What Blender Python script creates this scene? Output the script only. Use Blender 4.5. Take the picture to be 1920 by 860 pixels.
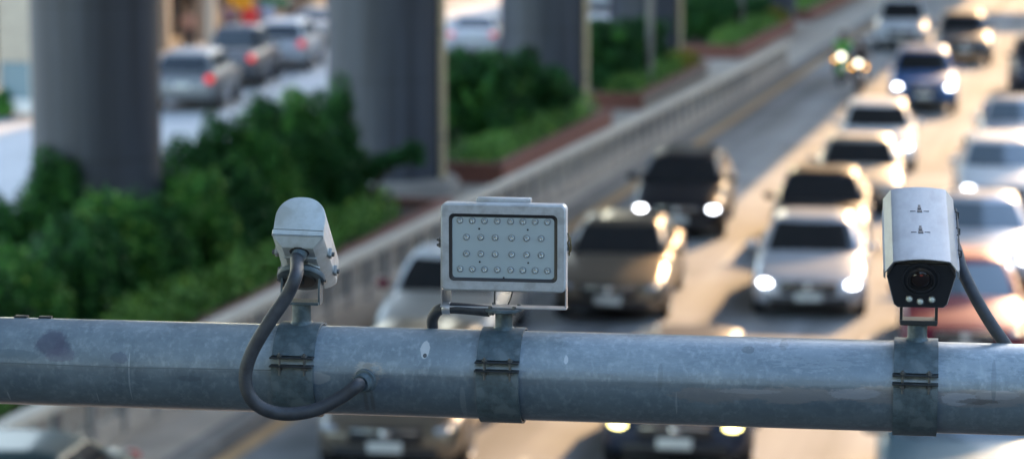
import bpy, bmesh, math, random
import numpy as np
from mathutils import Vector, Matrix, Quaternion

random.seed(7); RNG = np.random.default_rng(7)
rad = math.radians
for o in list(bpy.data.objects): bpy.data.objects.remove(o)
SC = bpy.context.scene; COL = SC.collection

# ------------------------------------------------------------------ camera, sky, sun, exposure
F, H, PITCH = 5000.0, 7.5, rad(8.35)          # focal length in photo pixels, eye height, look-down angle
cd = bpy.data.cameras.new('camera'); cam = bpy.data.objects.new('camera', cd); COL.objects.link(cam)
cam.location = (0, 0, H); cam.rotation_euler = (rad(90) - PITCH, 0, 0)
cd.sensor_width = 36; cd.lens = 36 * F / 1920; cd.clip_end = 3000
cd.dof.use_dof = True; cd.dof.focus_distance = 5.84; cd.dof.aperture_fstop = 3.0
cd.dof.aperture_blades = 0
SC.camera = cam
SUN_AZ, SUN_EL = rad(24), rad(22)             # azimuth measured from +Y towards +X
w = bpy.data.worlds.new('World'); SC.world = w; w.use_nodes = True
nt = w.node_tree; bg = nt.nodes['Background']
sky = nt.nodes.new('ShaderNodeTexSky'); sky.sky_type = 'NISHITA'; sky.sun_disc = False
sky.sun_elevation = SUN_EL; sky.sun_rotation = SUN_AZ; sky.dust_density = .8; sky.air_density = 1.2
nt.links.new(sky.outputs[0], bg.inputs[0]); bg.inputs[1].default_value = 0.15
sd = bpy.data.lights.new('sun', 'SUN'); sun = bpy.data.objects.new('sun', sd); COL.objects.link(sun)
sd.energy = 2.0; sd.angle = rad(0.5); sd.color = (1.0, 0.63, 0.31)
sun.rotation_euler = Vector((math.sin(SUN_AZ)*math.cos(SUN_EL), math.cos(SUN_AZ)*math.cos(SUN_EL), math.sin(SUN_EL))).to_track_quat('Z', 'Y').to_euler()
SC.view_settings.view_transform = 'Standard'; SC.view_settings.look = 'None'
SC.view_settings.exposure = 2.52; SC.view_settings.gamma = 1; SC.view_settings.use_curve_mapping = False
SC.cycles.use_denoising = True
SC.cycles.max_bounces = 6; SC.cycles.caustics_reflective = False; SC.cycles.caustics_refractive = False

# ------------------------------------------------------------------ placing
cp, sp = math.cos(PITCH), math.sin(PITCH)
def ray(px, py, D):                            # point at depth D along the lens axis behind photo pixel (px, py)
    x = (px - 960) * D / F; dn = (py - 430) * D / F
    return Vector((x, D*cp - dn*sp, H - D*sp - dn*cp))
def ground(px, D, z=0.0):                      # point at height z with photo column px and depth D
    return Vector(((px - 960) * D / F, (D - (H - z)*sp)/cp, z))
def gpix(px, py):                              # ground point seen at a pixel
    D = F*H/cp/(py - (430 - F*math.tan(PITCH))); return ground(px, D)
RA = rad(13.4)                                 # the road runs 13.4 degrees off the lens axis
def R(u, v, z=0.0): return Vector((u*math.cos(RA) + v*math.sin(RA), -u*math.sin(RA) + v*math.cos(RA), z))
def UV(p): return (p.x*math.cos(RA) - p.y*math.sin(RA), p.x*math.sin(RA) + p.y*math.cos(RA))

# ------------------------------------------------------------------ materials
def new_mat(name):
    m = bpy.data.materials.new(name); m.use_nodes = True
    return m, m.node_tree, m.node_tree.nodes['Principled BSDF']
def N(t, kind, **kw):
    n = t.nodes.new(kind)
    for k, v in kw.items():
        if k.startswith('_'): n.inputs[int(k[1:])].default_value = v
        else: setattr(n, k, v)
    return n
_mats = {}
def mat(name, col, rough=.6, metal=0., var=.15, scale=6., bump=0., bscale=40., coat=0., emit=0., spec=.5, dirt=None, stretch=None):
    if name in _mats: return _mats[name]
    m, t, b = new_mat(name)
    b.inputs['Roughness'].default_value = rough; b.inputs['Metallic'].default_value = metal
    b.inputs['Coat Weight'].default_value = coat; b.inputs['Coat Roughness'].default_value = .06
    b.inputs['Specular IOR Level'].default_value = spec
    c4 = (*col, 1)
    if emit:
        b.inputs['Base Color'].default_value = c4; b.inputs['Emission Color'].default_value = c4; b.inputs['Emission Strength'].default_value = emit
    tc = N(t, 'ShaderNodeTexCoord'); src = tc.outputs['Object']
    if stretch:
        mp = N(t, 'ShaderNodeMapping'); mp.inputs['Scale'].default_value = stretch; t.links.new(src, mp.inputs[0]); src = mp.outputs[0]
    if var and not emit:
        nz = N(t, 'ShaderNodeTexNoise'); nz.inputs['Scale'].default_value = scale; nz.inputs['Detail'].default_value = 6; nz.inputs['Roughness'].default_value = .65
        t.links.new(src, nz.inputs['Vector'])
        rp = N(t, 'ShaderNodeValToRGB'); e = rp.color_ramp.elements
        e[0].position = .3; e[1].position = .7
        e[0].color = (*[max(0, c*(1-var)) for c in col], 1); e[1].color = (*[min(1, c*(1+var)) for c in col], 1)
        t.links.new(nz.outputs[0], rp.inputs[0]); out = rp.outputs[0]
        if dirt:
            n2 = N(t, 'ShaderNodeTexNoise'); n2.inputs['Scale'].default_value = scale*.37; n2.inputs['Detail'].default_value = 8; t.links.new(src, n2.inputs['Vector'])
            r2 = N(t, 'ShaderNodeValToRGB'); r2.color_ramp.elements[0].position = .5; r2.color_ramp.elements[1].position = .62
            t.links.new(n2.outputs[0], r2.inputs[0])
            mx = N(t, 'ShaderNodeMix', data_type='RGBA'); mx.inputs['B'].default_value = (*dirt, 1)
            sc = N(t, 'ShaderNodeMath', operation='MULTIPLY'); sc.inputs[1].default_value = .7
            t.links.new(r2.outputs[0], sc.inputs[0]); t.links.new(sc.outputs[0], mx.inputs['Factor']); t.links.new(out, mx.inputs['A']); out = mx.outputs['Result']
        t.links.new(out, b.inputs['Base Color'])
    else: b.inputs['Base Color'].default_value = c4
    if bump:
        n3 = N(t, 'ShaderNodeTexNoise'); n3.inputs['Scale'].default_value = bscale; n3.inputs['Detail'].default_value = 4; t.links.new(src, n3.inputs['Vector'])
        bp = N(t, 'ShaderNodeBump'); bp.inputs['Strength'].default_value = bump; bp.inputs['Distance'].default_value = .002
        t.links.new(n3.outputs[0], bp.inputs['Height']); t.links.new(bp.outputs[0], b.inputs['Normal'])
    _mats[name] = m; return m

M_asphalt = mat('asphalt', (.27,.275,.275), .8, var=.18, scale=.35, spec=.3)
M_conc_road = mat('service_concrete', (.42,.43,.43), .75, var=.12, scale=.5)
M_pave = mat('pavement', (.42,.37,.31), .85, var=.2, scale=1.2)
M_kerb = mat('kerb', (.2,.19,.175), .85, var=.2, scale=3)
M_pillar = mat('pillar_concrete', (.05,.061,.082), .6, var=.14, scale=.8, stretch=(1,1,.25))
M_plinth = mat('plinth_concrete', (.24,.22,.2), .8, var=.2, scale=2)
M_brick = None
M_leaf_d = mat('leaf_dark', (.022,.088,.028), .7, var=.6, scale=1.6, spec=.15)
M_leaf_m = mat('leaf_mid', (.045,.16,.035), .7, var=.5, scale=2, spec=.15)
M_leaf_l = mat('leaf_light', (.14,.31,.08), .7, var=.35, scale=3, spec=.15)
M_leaf_y = mat('leaf_yellow', (.22,.23,.03), .7, var=.35, scale=3, spec=.15)
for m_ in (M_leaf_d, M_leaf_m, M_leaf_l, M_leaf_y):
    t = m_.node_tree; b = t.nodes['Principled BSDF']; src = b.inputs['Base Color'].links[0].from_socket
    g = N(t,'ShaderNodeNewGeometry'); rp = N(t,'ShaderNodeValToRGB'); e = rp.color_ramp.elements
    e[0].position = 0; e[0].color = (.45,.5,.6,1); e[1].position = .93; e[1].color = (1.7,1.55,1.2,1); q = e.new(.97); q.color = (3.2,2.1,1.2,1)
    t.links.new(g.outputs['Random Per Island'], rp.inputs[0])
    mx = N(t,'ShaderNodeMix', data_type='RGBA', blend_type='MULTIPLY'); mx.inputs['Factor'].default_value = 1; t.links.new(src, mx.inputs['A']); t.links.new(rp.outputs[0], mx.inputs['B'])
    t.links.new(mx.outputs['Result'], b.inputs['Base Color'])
M_bark = mat('bark', (.09,.07,.05), .9, var=.3, scale=8)
M_rail = mat('rail_cream', (.56,.5,.41), .7, var=.15, scale=2)
M_railpost = mat('rail_post', (.2,.19,.18), .6)
M_panel = mat('fence_panel', (.4,.34,.28), .8, var=.2, scale=3)
M_yellow = mat('yellow_line', (.45,.28,.13), .7, var=.15, scale=2)
M_white_l = mat('white_line', (.38,.38,.36), .7, var=.2, scale=3)
M_glass = mat('car_glass', (.012,.015,.018), .06, var=0, spec=.6)
M_glass_sky = mat('car_glass_sky_tint', (.10,.13,.16), .05, var=0, spec=1.)  # sky reflection painted into the paler base colour
M_tyre = mat('tyre', (.02,.02,.02), .8, var=0)
M_rim = mat('rim', (.5,.5,.52), .3, .9, var=0)
M_black = mat('black_trim', (.015,.015,.017), .4, var=0)
M_chrome = mat('chrome', (.8,.8,.8), .16, 1., var=0)
M_head = mat('headlight_lit', (.9,.93,1.), .2, emit=4, var=0)
M_head_y = mat('headlight_yellow', (1.,.85,.3), .2, emit=2.5, var=0)
M_head_o = mat('headlight_off', (.35,.37,.4), .2, .3, var=0)
M_tail = mat('taillight_lit', (1.,.04,.03), .3, emit=.10, var=0)
M_tail_o = mat('taillight', (.45,.02,.02), .2, var=0, coat=1)
M_plate = mat('plate', (.6,.6,.56), .5, var=.1, scale=20)

# brick
M_brick, t, b = new_mat('planter_brick')
tc = N(t,'ShaderNodeTexCoord'); br = N(t,'ShaderNodeTexBrick'); br.inputs['Scale'].default_value = 4
br.inputs['Color1'].default_value = (.30,.10,.065,1); br.inputs['Color2'].default_value = (.23,.075,.05,1); br.inputs['Mortar'].default_value = (.2,.16,.13,1)
mp = N(t,'ShaderNodeMapping'); mp.inputs['Rotation'].default_value = (rad(90),0,rad(90))
t.links.new(tc.outputs['Object'], mp.inputs[0]); t.links.new(mp.outputs[0], br.inputs['Vector']); t.links.new(br.outputs[0], b.inputs['Base Color']); b.inputs['Roughness'].default_value = .85

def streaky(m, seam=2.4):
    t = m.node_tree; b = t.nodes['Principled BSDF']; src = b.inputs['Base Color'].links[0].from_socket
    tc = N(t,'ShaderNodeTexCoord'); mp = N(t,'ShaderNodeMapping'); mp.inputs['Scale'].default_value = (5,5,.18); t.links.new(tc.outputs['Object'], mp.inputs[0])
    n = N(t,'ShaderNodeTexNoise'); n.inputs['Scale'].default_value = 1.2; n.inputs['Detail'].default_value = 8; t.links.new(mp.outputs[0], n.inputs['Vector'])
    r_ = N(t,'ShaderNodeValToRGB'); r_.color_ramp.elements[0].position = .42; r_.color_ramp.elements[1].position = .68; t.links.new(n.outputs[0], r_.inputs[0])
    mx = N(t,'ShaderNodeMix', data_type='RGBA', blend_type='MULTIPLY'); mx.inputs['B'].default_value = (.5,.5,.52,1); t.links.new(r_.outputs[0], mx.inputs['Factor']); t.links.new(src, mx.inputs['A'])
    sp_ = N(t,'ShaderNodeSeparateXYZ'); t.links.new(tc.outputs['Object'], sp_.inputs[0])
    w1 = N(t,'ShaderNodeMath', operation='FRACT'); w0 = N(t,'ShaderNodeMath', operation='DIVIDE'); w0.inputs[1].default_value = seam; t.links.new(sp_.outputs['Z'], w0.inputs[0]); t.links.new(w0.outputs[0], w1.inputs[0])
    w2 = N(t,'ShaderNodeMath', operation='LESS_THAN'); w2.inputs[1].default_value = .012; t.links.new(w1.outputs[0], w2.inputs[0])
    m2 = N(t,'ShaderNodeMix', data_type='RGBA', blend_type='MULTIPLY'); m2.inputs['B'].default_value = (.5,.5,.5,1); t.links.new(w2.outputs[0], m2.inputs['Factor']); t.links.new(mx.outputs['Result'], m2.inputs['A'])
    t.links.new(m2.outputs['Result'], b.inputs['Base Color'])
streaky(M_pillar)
def tracks(m):
    t = m.node_tree; b = t.nodes['Principled BSDF']; src = b.inputs['Base Color'].links[0].from_socket
    tc = N(t,'ShaderNodeTexCoord'); mp = N(t,'ShaderNodeMapping'); mp.inputs['Rotation'].default_value = (0,0,RA); t.links.new(tc.outputs['Object'], mp.inputs[0])
    mq = N(t,'ShaderNodeMapping'); mq.inputs['Scale'].default_value = (1.3,.045,1); t.links.new(mp.outputs[0], mq.inputs[0])
    n = N(t,'ShaderNodeTexNoise'); n.inputs['Scale'].default_value = 1.; n.inputs['Detail'].default_value = 5; t.links.new(mq.outputs[0], n.inputs['Vector'])
    r_ = N(t,'ShaderNodeValToRGB'); r_.color_ramp.elements[0].position = .4; r_.color_ramp.elements[1].position = .66; t.links.new(n.outputs[0], r_.inputs[0])
    mx = N(t,'ShaderNodeMix', data_type='RGBA', blend_type='MULTIPLY'); mx.inputs['B'].default_value = (.55,.55,.55,1); t.links.new(r_.outputs[0], mx.inputs['Factor']); t.links.new(src, mx.inputs['A'])
    n4 = N(t,'ShaderNodeTexNoise'); n4.inputs['Scale'].default_value = .5; n4.inputs['Detail'].default_value = 3; t.links.new(mp.outputs[0], n4.inputs['Vector'])
    r4 = N(t,'ShaderNodeValToRGB'); r4.color_ramp.elements[0].position = .56; r4.color_ramp.elements[1].position = .6; t.links.new(n4.outputs[0], r4.inputs[0])
    m4 = N(t,'ShaderNodeMix', data_type='RGBA', blend_type='MULTIPLY'); m4.inputs['B'].default_value = (.78,.78,.78,1); t.links.new(r4.outputs[0], m4.inputs['Factor']); t.links.new(mx.outputs['Result'], m4.inputs['A'])
    t.links.new(m4.outputs['Result'], b.inputs['Base Color'])
tracks(M_asphalt)
def paint(name, col, metal=.35, rough=.32):
    return mat('paint_'+name, col, rough, metal, var=.04, scale=2, coat=.18, spec=.25)

# ------------------------------------------------------------------ mesh builder
class MB:
    def __init__(s): s.v = []; s.f = []
    def add(s, vs, fs, M=None):
        o = len(s.v)
        for p in vs:
            p = Vector(p); s.v.append(tuple(M @ p) if M is not None else tuple(p))
        s.f += [tuple(i+o for i in f) for f in fs]; return s
    def box(s, c, d, bev=0., M=None, seg=2):
        bm = bmesh.new(); bmesh.ops.create_cube(bm, size=1)
        for q in bm.verts: q.co = Vector((q.co.x*d[0], q.co.y*d[1], q.co.z*d[2]))
        if bev: bmesh.ops.bevel(bm, geom=list(bm.edges), offset=min(bev, min(d)*.49), segments=seg, profile=.5, affect='EDGES')
        bm.verts.ensure_lookup_table()
        s.add([q.co + Vector(c) for q in bm.verts], [[q.index for q in f.verts] for f in bm.faces], M); bm.free(); return s
    def lathe(s, prof, n=32, M=None, cap=True):       # prof: (r, z) along local z
        vs = []; fs = []
        for r, z in prof:
            for k in range(n):
                a = 2*math.pi*k/n; vs.append((r*math.cos(a), r*math.sin(a), z))
        for i in range(len(prof)-1):
            for k in range(n):
                k2 = (k+1) % n; fs.append((i*n+k, i*n+k2, (i+1)*n+k2, (i+1)*n+k))
        if cap:
            if prof[0][0] > 1e-6: fs.append(tuple(reversed(range(n))))
            if prof[-1][0] > 1e-6: fs.append(tuple((len(prof)-1)*n+k for k in range(n)))
        return s.add(vs, fs, M)
    def tube(s, pts, r, n=12, M=None, cap=True):
        pts = [Vector(p) for p in pts]; rs = r if isinstance(r, (list, tuple)) else [r]*len(pts)
        vs = []; fs = []; up = None
        for i, p in enumerate(pts):
            tg = (pts[min(i+1, len(pts)-1)] - pts[max(i-1, 0)]).normalized()
            if up is None: up = tg.orthogonal().normalized()
            up = (up - tg*up.dot(tg)).normalized(); sd_ = tg.cross(up)
            for k in range(n):
                a = 2*math.pi*k/n; vs.append(p + (up*math.cos(a) + sd_*math.sin(a))*rs[i])
        for i in range(len(pts)-1):
            for k in range(n):
                k2 = (k+1) % n; fs.append((i*n+k, i*n+k2, (i+1)*n+k2, (i+1)*n+k))
        if cap: fs.append(tuple(reversed(range(n)))); fs.append(tuple((len(pts)-1)*n+k for k in range(n)))
        return s.add(vs, fs, M)
    def prism(s, poly, a, b_, M=None, axis='y'):       # polygon extruded between a and b_
        n = len(poly); vs = []
        for t_ in (a, b_):
            for (x, z) in poly:
                vs.append({'y': (x, t_, z), 'x': (t_, x, z), 'z': (x, z, t_)}[axis])
        fs = [tuple(range(n)), tuple(reversed(range(n, 2*n)))] + [(i, i+n, (i+1) % n + n, (i+1) % n) for i in range(n)]
        return s.add(vs, fs, M)
    def ell(s, c, r, n=16, m=10, M=None):
        vs = []; fs = []
        for i in range(m+1):
            ph = math.pi*i/m
            for k in range(n):
                a = 2*math.pi*k/n; vs.append((c[0]+r[0]*math.sin(ph)*math.cos(a), c[1]+r[1]*math.sin(ph)*math.sin(a), c[2]+r[2]*math.cos(ph)))
        for i in range(m):
            for k in range(n):
                k2 = (k+1) % n; fs.append((i*n+k, (i+1)*n+k, (i+1)*n+k2, i*n+k2))
        return s.add(vs, fs, M)
    def grid(s, fn, nu, nv, M=None):
        vs = [fn(i/nu, j/nv) for j in range(nv+1) for i in range(nu+1)]
        fs = [(j*(nu+1)+i, j*(nu+1)+i+1, (j+1)*(nu+1)+i+1, (j+1)*(nu+1)+i) for j in range(nv) for i in range(nu)]
        return s.add(vs, fs, M)
    def build(s, name, m, parent=None, smooth=35, weld=0, bevel=0, fix=True):
        me = bpy.data.meshes.new(name); me.from_pydata(s.v, [], s.f)
        if fix:
            bm = bmesh.new(); bm.from_mesh(me)
            bmesh.ops.remove_doubles(bm, verts=bm.verts, dist=weld or 1e-6)
            bmesh.ops.recalc_face_normals(bm, faces=bm.faces); bm.to_mesh(me); bm.free()
        me.materials.append(m)
        if smooth:
            for p in me.polygons: p.use_smooth = True
            if smooth < 180: me.set_sharp_from_angle(angle=rad(smooth))
        o = bpy.data.objects.new(name, me); COL.objects.link(o)
        if parent: o.parent = parent
        if bevel:
            bv = o.modifiers.new('bevel', 'BEVEL'); bv.width = bevel; bv.segments = 2; bv.limit_method = 'ANGLE'; bv.angle_limit = rad(35)
        return o

def tag(o, label=None, cat=None, group=None, kind=None):
    if label: o['label'] = label
    if cat: o['category'] = cat
    if group: o['group'] = group
    if kind: o['kind'] = kind
    return o
def empty(name, loc, rz=0, label=None, cat=None, group=None):
    o = bpy.data.objects.new(name, None); COL.objects.link(o); o.location = loc; o.rotation_euler = (0, 0, rz); o.empty_display_size = .2
    return tag(o, label, cat, group)
def catmull(pts, n=8):
    pts = [Vector(p) for p in pts]; P_ = [pts[0]*2-pts[1]] + pts + [pts[-1]*2-pts[-2]]; out = []
    for i in range(1, len(P_)-2):
        a, b_, c, d = P_[i-1:i+3]
        for k in range(n):
            t_ = k/n; out.append(.5*((2*b_) + (c-a)*t_ + (2*a-5*b_+4*c-d)*t_*t_ + (3*b_-a-3*c+d)*t_**3))
    out.append(pts[-1]); return out

# ------------------------------------------------------------------ the ground, roads, kerbs
def sheet(name, quads, z, m, kind='structure'):
    b_ = MB()
    for q in quads: b_.add([R(u, v, z) for u, v in q], [(0,1,2,3)])
    o = b_.build(name, m, smooth=0); o['kind'] = kind; return o
def rect(u0, u1, v0, v1): return [(u0,v0),(u1,v0),(u1,v1),(u0,v1)]
def slab(name, u0, u1, v0, v1, z0, z1, m, parent=None, kind=None):
    b_ = MB(); P8 = [R(u,v,z) for z in (z0,z1) for u,v in rect(u0,u1,v0,v1)]
    b_.add(P8, [(3,2,1,0),(4,5,6,7),(0,1,5,4),(1,2,6,5),(2,3,7,6),(3,0,4,7)])
    o = b_.build(name, m, parent, smooth=0)
    if kind: o['kind'] = kind
    return o
sheet('ground', [rect(-900,900,-300,1500)], 0, mat('ground_earth', (.2,.19,.17), .9, scale=.2))
sheet('road', [rect(-11.0, 14, -60, 900)], .004, M_asphalt)
sheet('service_road', [rect(-30.5, -20.3, -60, 900)], .004, M_conc_road)
slab('median_pavement', -20.3, -11.3, -60, 600, 0, .13, M_pave, kind='structure')
slab('kerb', -11.3, -11.0, -60, 600, 0, .14, M_kerb, kind='structure')
slab('far_pavement', -45, -30.5, -60, 600, 0, .14, mat('light_pavement', (.36,.34,.31), .85, scale=.8), kind='structure')
sheet('yellow_edge_line', [rect(-10.9,-10.62,-60,600)], .010, M_yellow)
sheet('lane_marking', [rect(u-.06,u+.06,v,v+3) for u in (-7.2,-3.95,-.7) for v in range(10,400,9)], .010, M_white_l)
def arrow(u, v):
    return [[(u-.08,v),(u+.08,v),(u+.08,v+2.6),(u-.08,v+2.6)], [(u-.35,v),(u,v-1.3),(u,v-1.3),(u+.35,v)]]
b_ = MB()
for (u,v) in ((-9.4,31.2),):
    b_.add([R(*p, .010) for p in [(u-.1,v),(u+.1,v),(u+.1,v+2.8),(u-.1,v+2.8)]], [(0,1,2,3)])
    b_.add([R(*p, .010) for p in [(u-.4,v),(u,v-1.5),(u+.4,v)]], [(0,1,2)])
o = b_.build('road_arrow', M_white_l, smooth=0); o['kind'] = 'structure'

# ------------------------------------------------------------------ viaduct overhead and its pillars
vd = MB()
vd.prism([(-22,13),(-19,12),(-10,12),(-2.3,13),(-2.3,14.3),(-2.6,14.3),(-2.6,13.4),(-21.7,13.4),(-21.7,14.3),(-22,14.3)], -40, 420)
vd.v = [tuple(R(x,y,z)) for x,y,z in vd.v]
tag(vd.build('viaduct_deck', mat('deck_concrete', (.3,.3,.29), .8, scale=.4), smooth=0), 'long grey concrete viaduct deck carried by the row of round pillars', 'viaduct')
# unseen slab added above the gantry to keep the sun off it
tag(MB().box((6.0, 17.7, 11.6), (24, 5.4, .5), .05).build('gantry_sun_blocker', mat('sun_blocker_concrete', (.35,.35,.34), .8), smooth=0), 'unseen concrete slab added high above to shade the gantry', 'footbridge')

tag(MB().box((3, -5.8, 5.7), (26, 24.2, .4), .05).build('footbridge_bounce_shield', mat('bounce_shield_dark', (.09,.09,.09), .8), smooth=0), 'unseen footbridge deck widened to block bounce light under the gantry pipe', 'footbridge')  # unseen deck, widened and darkened to block bounce light on the pipe
def block(x, y, w_, d_, h_, c, label):
    t_ = empty('office_building', (x,y,0), -RA, label, 'building', 'buildings along the street behind the footbridge')
    MB().box((0,0,h_/2), (w_,d_,h_)).build('wall', mat('block_'+label[:5], c, .85, scale=.3), t_, smooth=0)
    MB().box((0,0,h_+.3), (w_+.6,d_+.6,.6)).build('roof', M_kerb, t_, smooth=0)
    for k in range(int(h_/3.6)):
        MB().box((0,d_/2+.02,2.2+k*3.6), (w_*.9,.1,1.6)).build('window', M_glass, t_, smooth=0)
block(-22, -48, 30, 16, 26, (.045,.045,.05), 'dark brown office block standing across the street behind the footbridge')
block(14, -56, 34, 16, 32, (.035,.042,.052), 'slate grey office block standing across the street behind the footbridge')
block(46, -40, 22, 22, 22, (.05,.05,.055), 'dark tan office block at the street corner behind the footbridge')
for u_, v_, w_, d_, h_, c_, l_ in ((28, 40, 14, 44, 17, (.2,.15,.11), 'tan office row along the sunny side of the road'), (29, 98, 14, 56, 20, (.14,.13,.12), 'grey office row along the sunny side of the road'),
        (28, 170, 14, 70, 18, (.22,.17,.13), 'sandy office row along the sunny side, far up the road'), (-10, 330, 90, 30, 66, (.16,.16,.17), 'tall office tower closing the far end of the road'), (80, 330, 60, 30, 58, (.2,.17,.14), 'second tall tower beside the one closing the far end of the road')):
    p_ = R(u_, v_); block(p_.x, p_.y, w_, d_, h_, c_, l_)
_c = R(-8, 132, 8.6)
_o = MB().box((0,0,0), (15, 9, 1.4), .05).build('far_shade_slab', mat('shade_slab_concrete', (.3,.3,.29), .8), smooth=0)  # added out of view to cast shade on the far lanes
_o.location = _c; _o.rotation_euler = (0,0,-RA); tag(_o, 'unseen concrete slab added to shade the kerbside lanes far up the road', 'shade slab')
def pillar(px, D, dia, label, base=None, pipe=False):
    loc = ground(px, D + dia/2, .13)
    t_ = empty('viaduct_pillar', loc, 0, label, 'pillar', 'round concrete pillars along the median')
    r = dia/2
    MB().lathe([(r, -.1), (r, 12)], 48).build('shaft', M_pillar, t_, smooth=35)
    if base: MB().lathe([(r+.35, 0), (r+.35, .22), (r+.28, .32), (r+.02, .36)], 24).build('plinth', M_plinth, t_, smooth=35)
    if pipe:  # pipe added as a cream strip imitating the sunlit pillar edge
        a = rad(-20); c = Vector((math.cos(a), math.sin(a), 0))*(r+.07)
        MB().lathe([(.075,0),(.075,11.9)], 16, Matrix.Translation(c)).build('lit_edge_pipe', mat('lit_edge_cream', (.62,.5,.32), .5), t_)
        bk = MB()
        for z in (1.2, 3.4, 5.6): bk.box(c + Vector((-.02,0,z)), (.2,.2,.05), .01)
        bk.build('lit_edge_bracket', M_railpost, t_)
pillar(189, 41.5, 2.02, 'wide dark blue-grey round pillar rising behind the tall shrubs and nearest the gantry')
pillar(724, 55.0, 2.42, 'round concrete pillar with a pale strip added as its sunlit edge beside the small leaning tree', True, True)
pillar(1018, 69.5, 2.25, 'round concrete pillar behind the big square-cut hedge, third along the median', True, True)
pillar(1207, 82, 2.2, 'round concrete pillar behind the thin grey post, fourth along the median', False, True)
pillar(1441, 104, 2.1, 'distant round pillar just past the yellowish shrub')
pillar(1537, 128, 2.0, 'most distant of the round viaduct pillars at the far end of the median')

# ------------------------------------------------------------------ foliage
def leaf_cloud(lumps, n, size, flat=.35):
    """lumps: list of (centre, radii); returns an MB of n small leaf quads through the lumps' outer volume"""
    vol = np.array([r[0]*r[1]+r[1]*r[2]+r[0]*r[2] for _, r in lumps]); pr = vol/vol.sum()
    idx = RNG.choice(len(lumps), n, p=pr)
    C = np.array([l[0] for l in lumps])[idx]; Rr = np.array([l[1] for l in lumps])[idx]
    d = RNG.normal(size=(n,3)); d /= np.linalg.norm(d, axis=1)[:,None]
    k = 1 - np.abs(RNG.normal(0, .16, n)); k += RNG.normal(0, .03, n)
    p = C + d*Rr*k[:,None]
    nn = d + RNG.normal(0, .6, (n,3)); nn /= np.linalg.norm(nn, axis=1)[:,None]
    a = np.cross(nn, RNG.normal(size=(n,3))); a /= np.linalg.norm(a, axis=1)[:,None]
    b2 = np.cross(nn, a); s1 = (size*RNG.uniform(.6,1.3,n))[:,None]
    q = np.stack([p - a*s1, p - b2*s1*.45, p + a*s1, p + b2*s1*.45], 1).reshape(-1,3)
    return q
def quads_obj(name, q, m, parent=None):
    me = bpy.data.meshes.new(name); n = len(q)//4
    me.vertices.add(len(q)); me.vertices.foreach_set('co', q.astype(np.float32).ravel())
    me.loops.add(len(q)); me.loops.foreach_set('vertex_index', np.arange(len(q), dtype=np.int32))
    me.polygons.add(n); me.polygons.foreach_set('loop_start', np.arange(0, len(q), 4, dtype=np.int32))
    me.update(); me.validate(); me.materials.append(m)
    o = bpy.data.objects.new(name, me); COL.objects.link(o)
    if parent: o.parent = parent
    return o
def shrub(px, D, h, wid, label, m, n=4200, boxy=False, z0=.45, group='tall shrubs of the planter', deep=None, name='tall_shrub', cat='shrub', size=.085):
    loc = ground(px, D, z0); t_ = empty(name, loc, -RA, label, cat, group)
    lumps = []; dp = deep or wid
    if boxy:
        for i in range(80):
            lumps.append(((RNG.uniform(-.5,.5)*(wid-.3), RNG.uniform(-.5,.5)*(dp-.3), RNG.uniform(.2, h-.2)), RNG.uniform(.16,.34,3)))
        lumps.append(((0,0,h*.5), (wid*.42, dp*.42, h*.47)))
    else:
        lumps.append(((0,0,h*.45), (wid*.40, dp*.40, h*.44)))
        for i in range(46):
            a = RNG.uniform(0, 6.28); zz = RNG.uniform(.05, .98)*h; rr = wid*.5*math.sqrt(max(.03, 1-(zz/h)**2.2))*RNG.uniform(.6,1.0)
            q = RNG.uniform(.10,.22)*wid
            lumps.append(((math.cos(a)*rr, math.sin(a)*rr*dp/wid, zz), (q, q, q*RNG.uniform(1.1,2.0))))
    quads_obj('crown', leaf_cloud(lumps, n, size), m, t_)
    if len(lumps) > 20: quads_obj('new_shoots', leaf_cloud([(c, tuple(1.12*v for v in rr_)) for c, rr_ in lumps if c[2] > .3*h][1::4], int(n*.11), size), M_leaf_m if m is M_leaf_d else M_leaf_l, t_)
    tr = MB()
    for k in range(3):
        a = k*2.1; tr.tube([(0,0,-.1),(math.cos(a)*.1,math.sin(a)*.1,h*.3),(math.cos(a)*wid*.2,math.sin(a)*wid*.2,h*.75)], [.06,.045,.02], 8)
    tr.build('trunk', M_bark, t_)
    return t_
def low_hedge(v0, v1, u0, u1, label, m, z0=.5, z1=1.0, n=6000):
    c = R((u0+u1)/2, (v0+v1)/2, z0); t_ = empty('low_hedge', c, -RA, label, 'hedge', 'low hedges edging the planters')
    L_, W_ = v1-v0, u1-u0; lumps = []
    k = max(6, int(L_/.5))
    for i in range(k):
        y = -L_/2 + (i+.5)*L_/k
        lumps.append(((RNG.uniform(-.08,.08), y, .1), (W_*.5, L_/k*.9, (z1-z0)*RNG.uniform(.75,1.1))))
    quads_obj('foliage', leaf_cloud(lumps, n, .06), m, t_)
def vof(px, D): return UV(ground(px, D))[1]

# brick planters
def planter(v0, v1, u0, u1, label):
    c = R((u0+u1)/2, (v0+v1)/2, .13); t_ = empty('brick_planter', c, -RA, label, 'planter', 'red brick planters between the pillars')
    W_, L_ = u1-u0, v1-v0; b_ = MB()
    for x in (-W_/2+.1, W_/2-.1): b_.box((x,0,.2), (.2,L_,.4))
    for y in (-L_/2+.1, L_/2-.1): b_.box((0,y,.2), (W_-.4,.2,.4))
    b_.build('brick_wall', M_brick, t_, smooth=0)
    b_ = MB()
    for x in (-W_/2+.1, W_/2-.1): b_.box((x,0,.425), (.25,L_+.05,.05))
    for y in (-L_/2+.1, L_/2-.1): b_.box((0,y,.425), (W_-.45,.25,.05))
    b_.build('coping', mat('coping', (.26,.12,.09), .8), t_, smooth=0)
    MB().box((0,0,.15), (W_-.4,L_-.4,.3)).build('soil', mat('soil', (.06,.045,.03), .95), t_, smooth=0)
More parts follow.
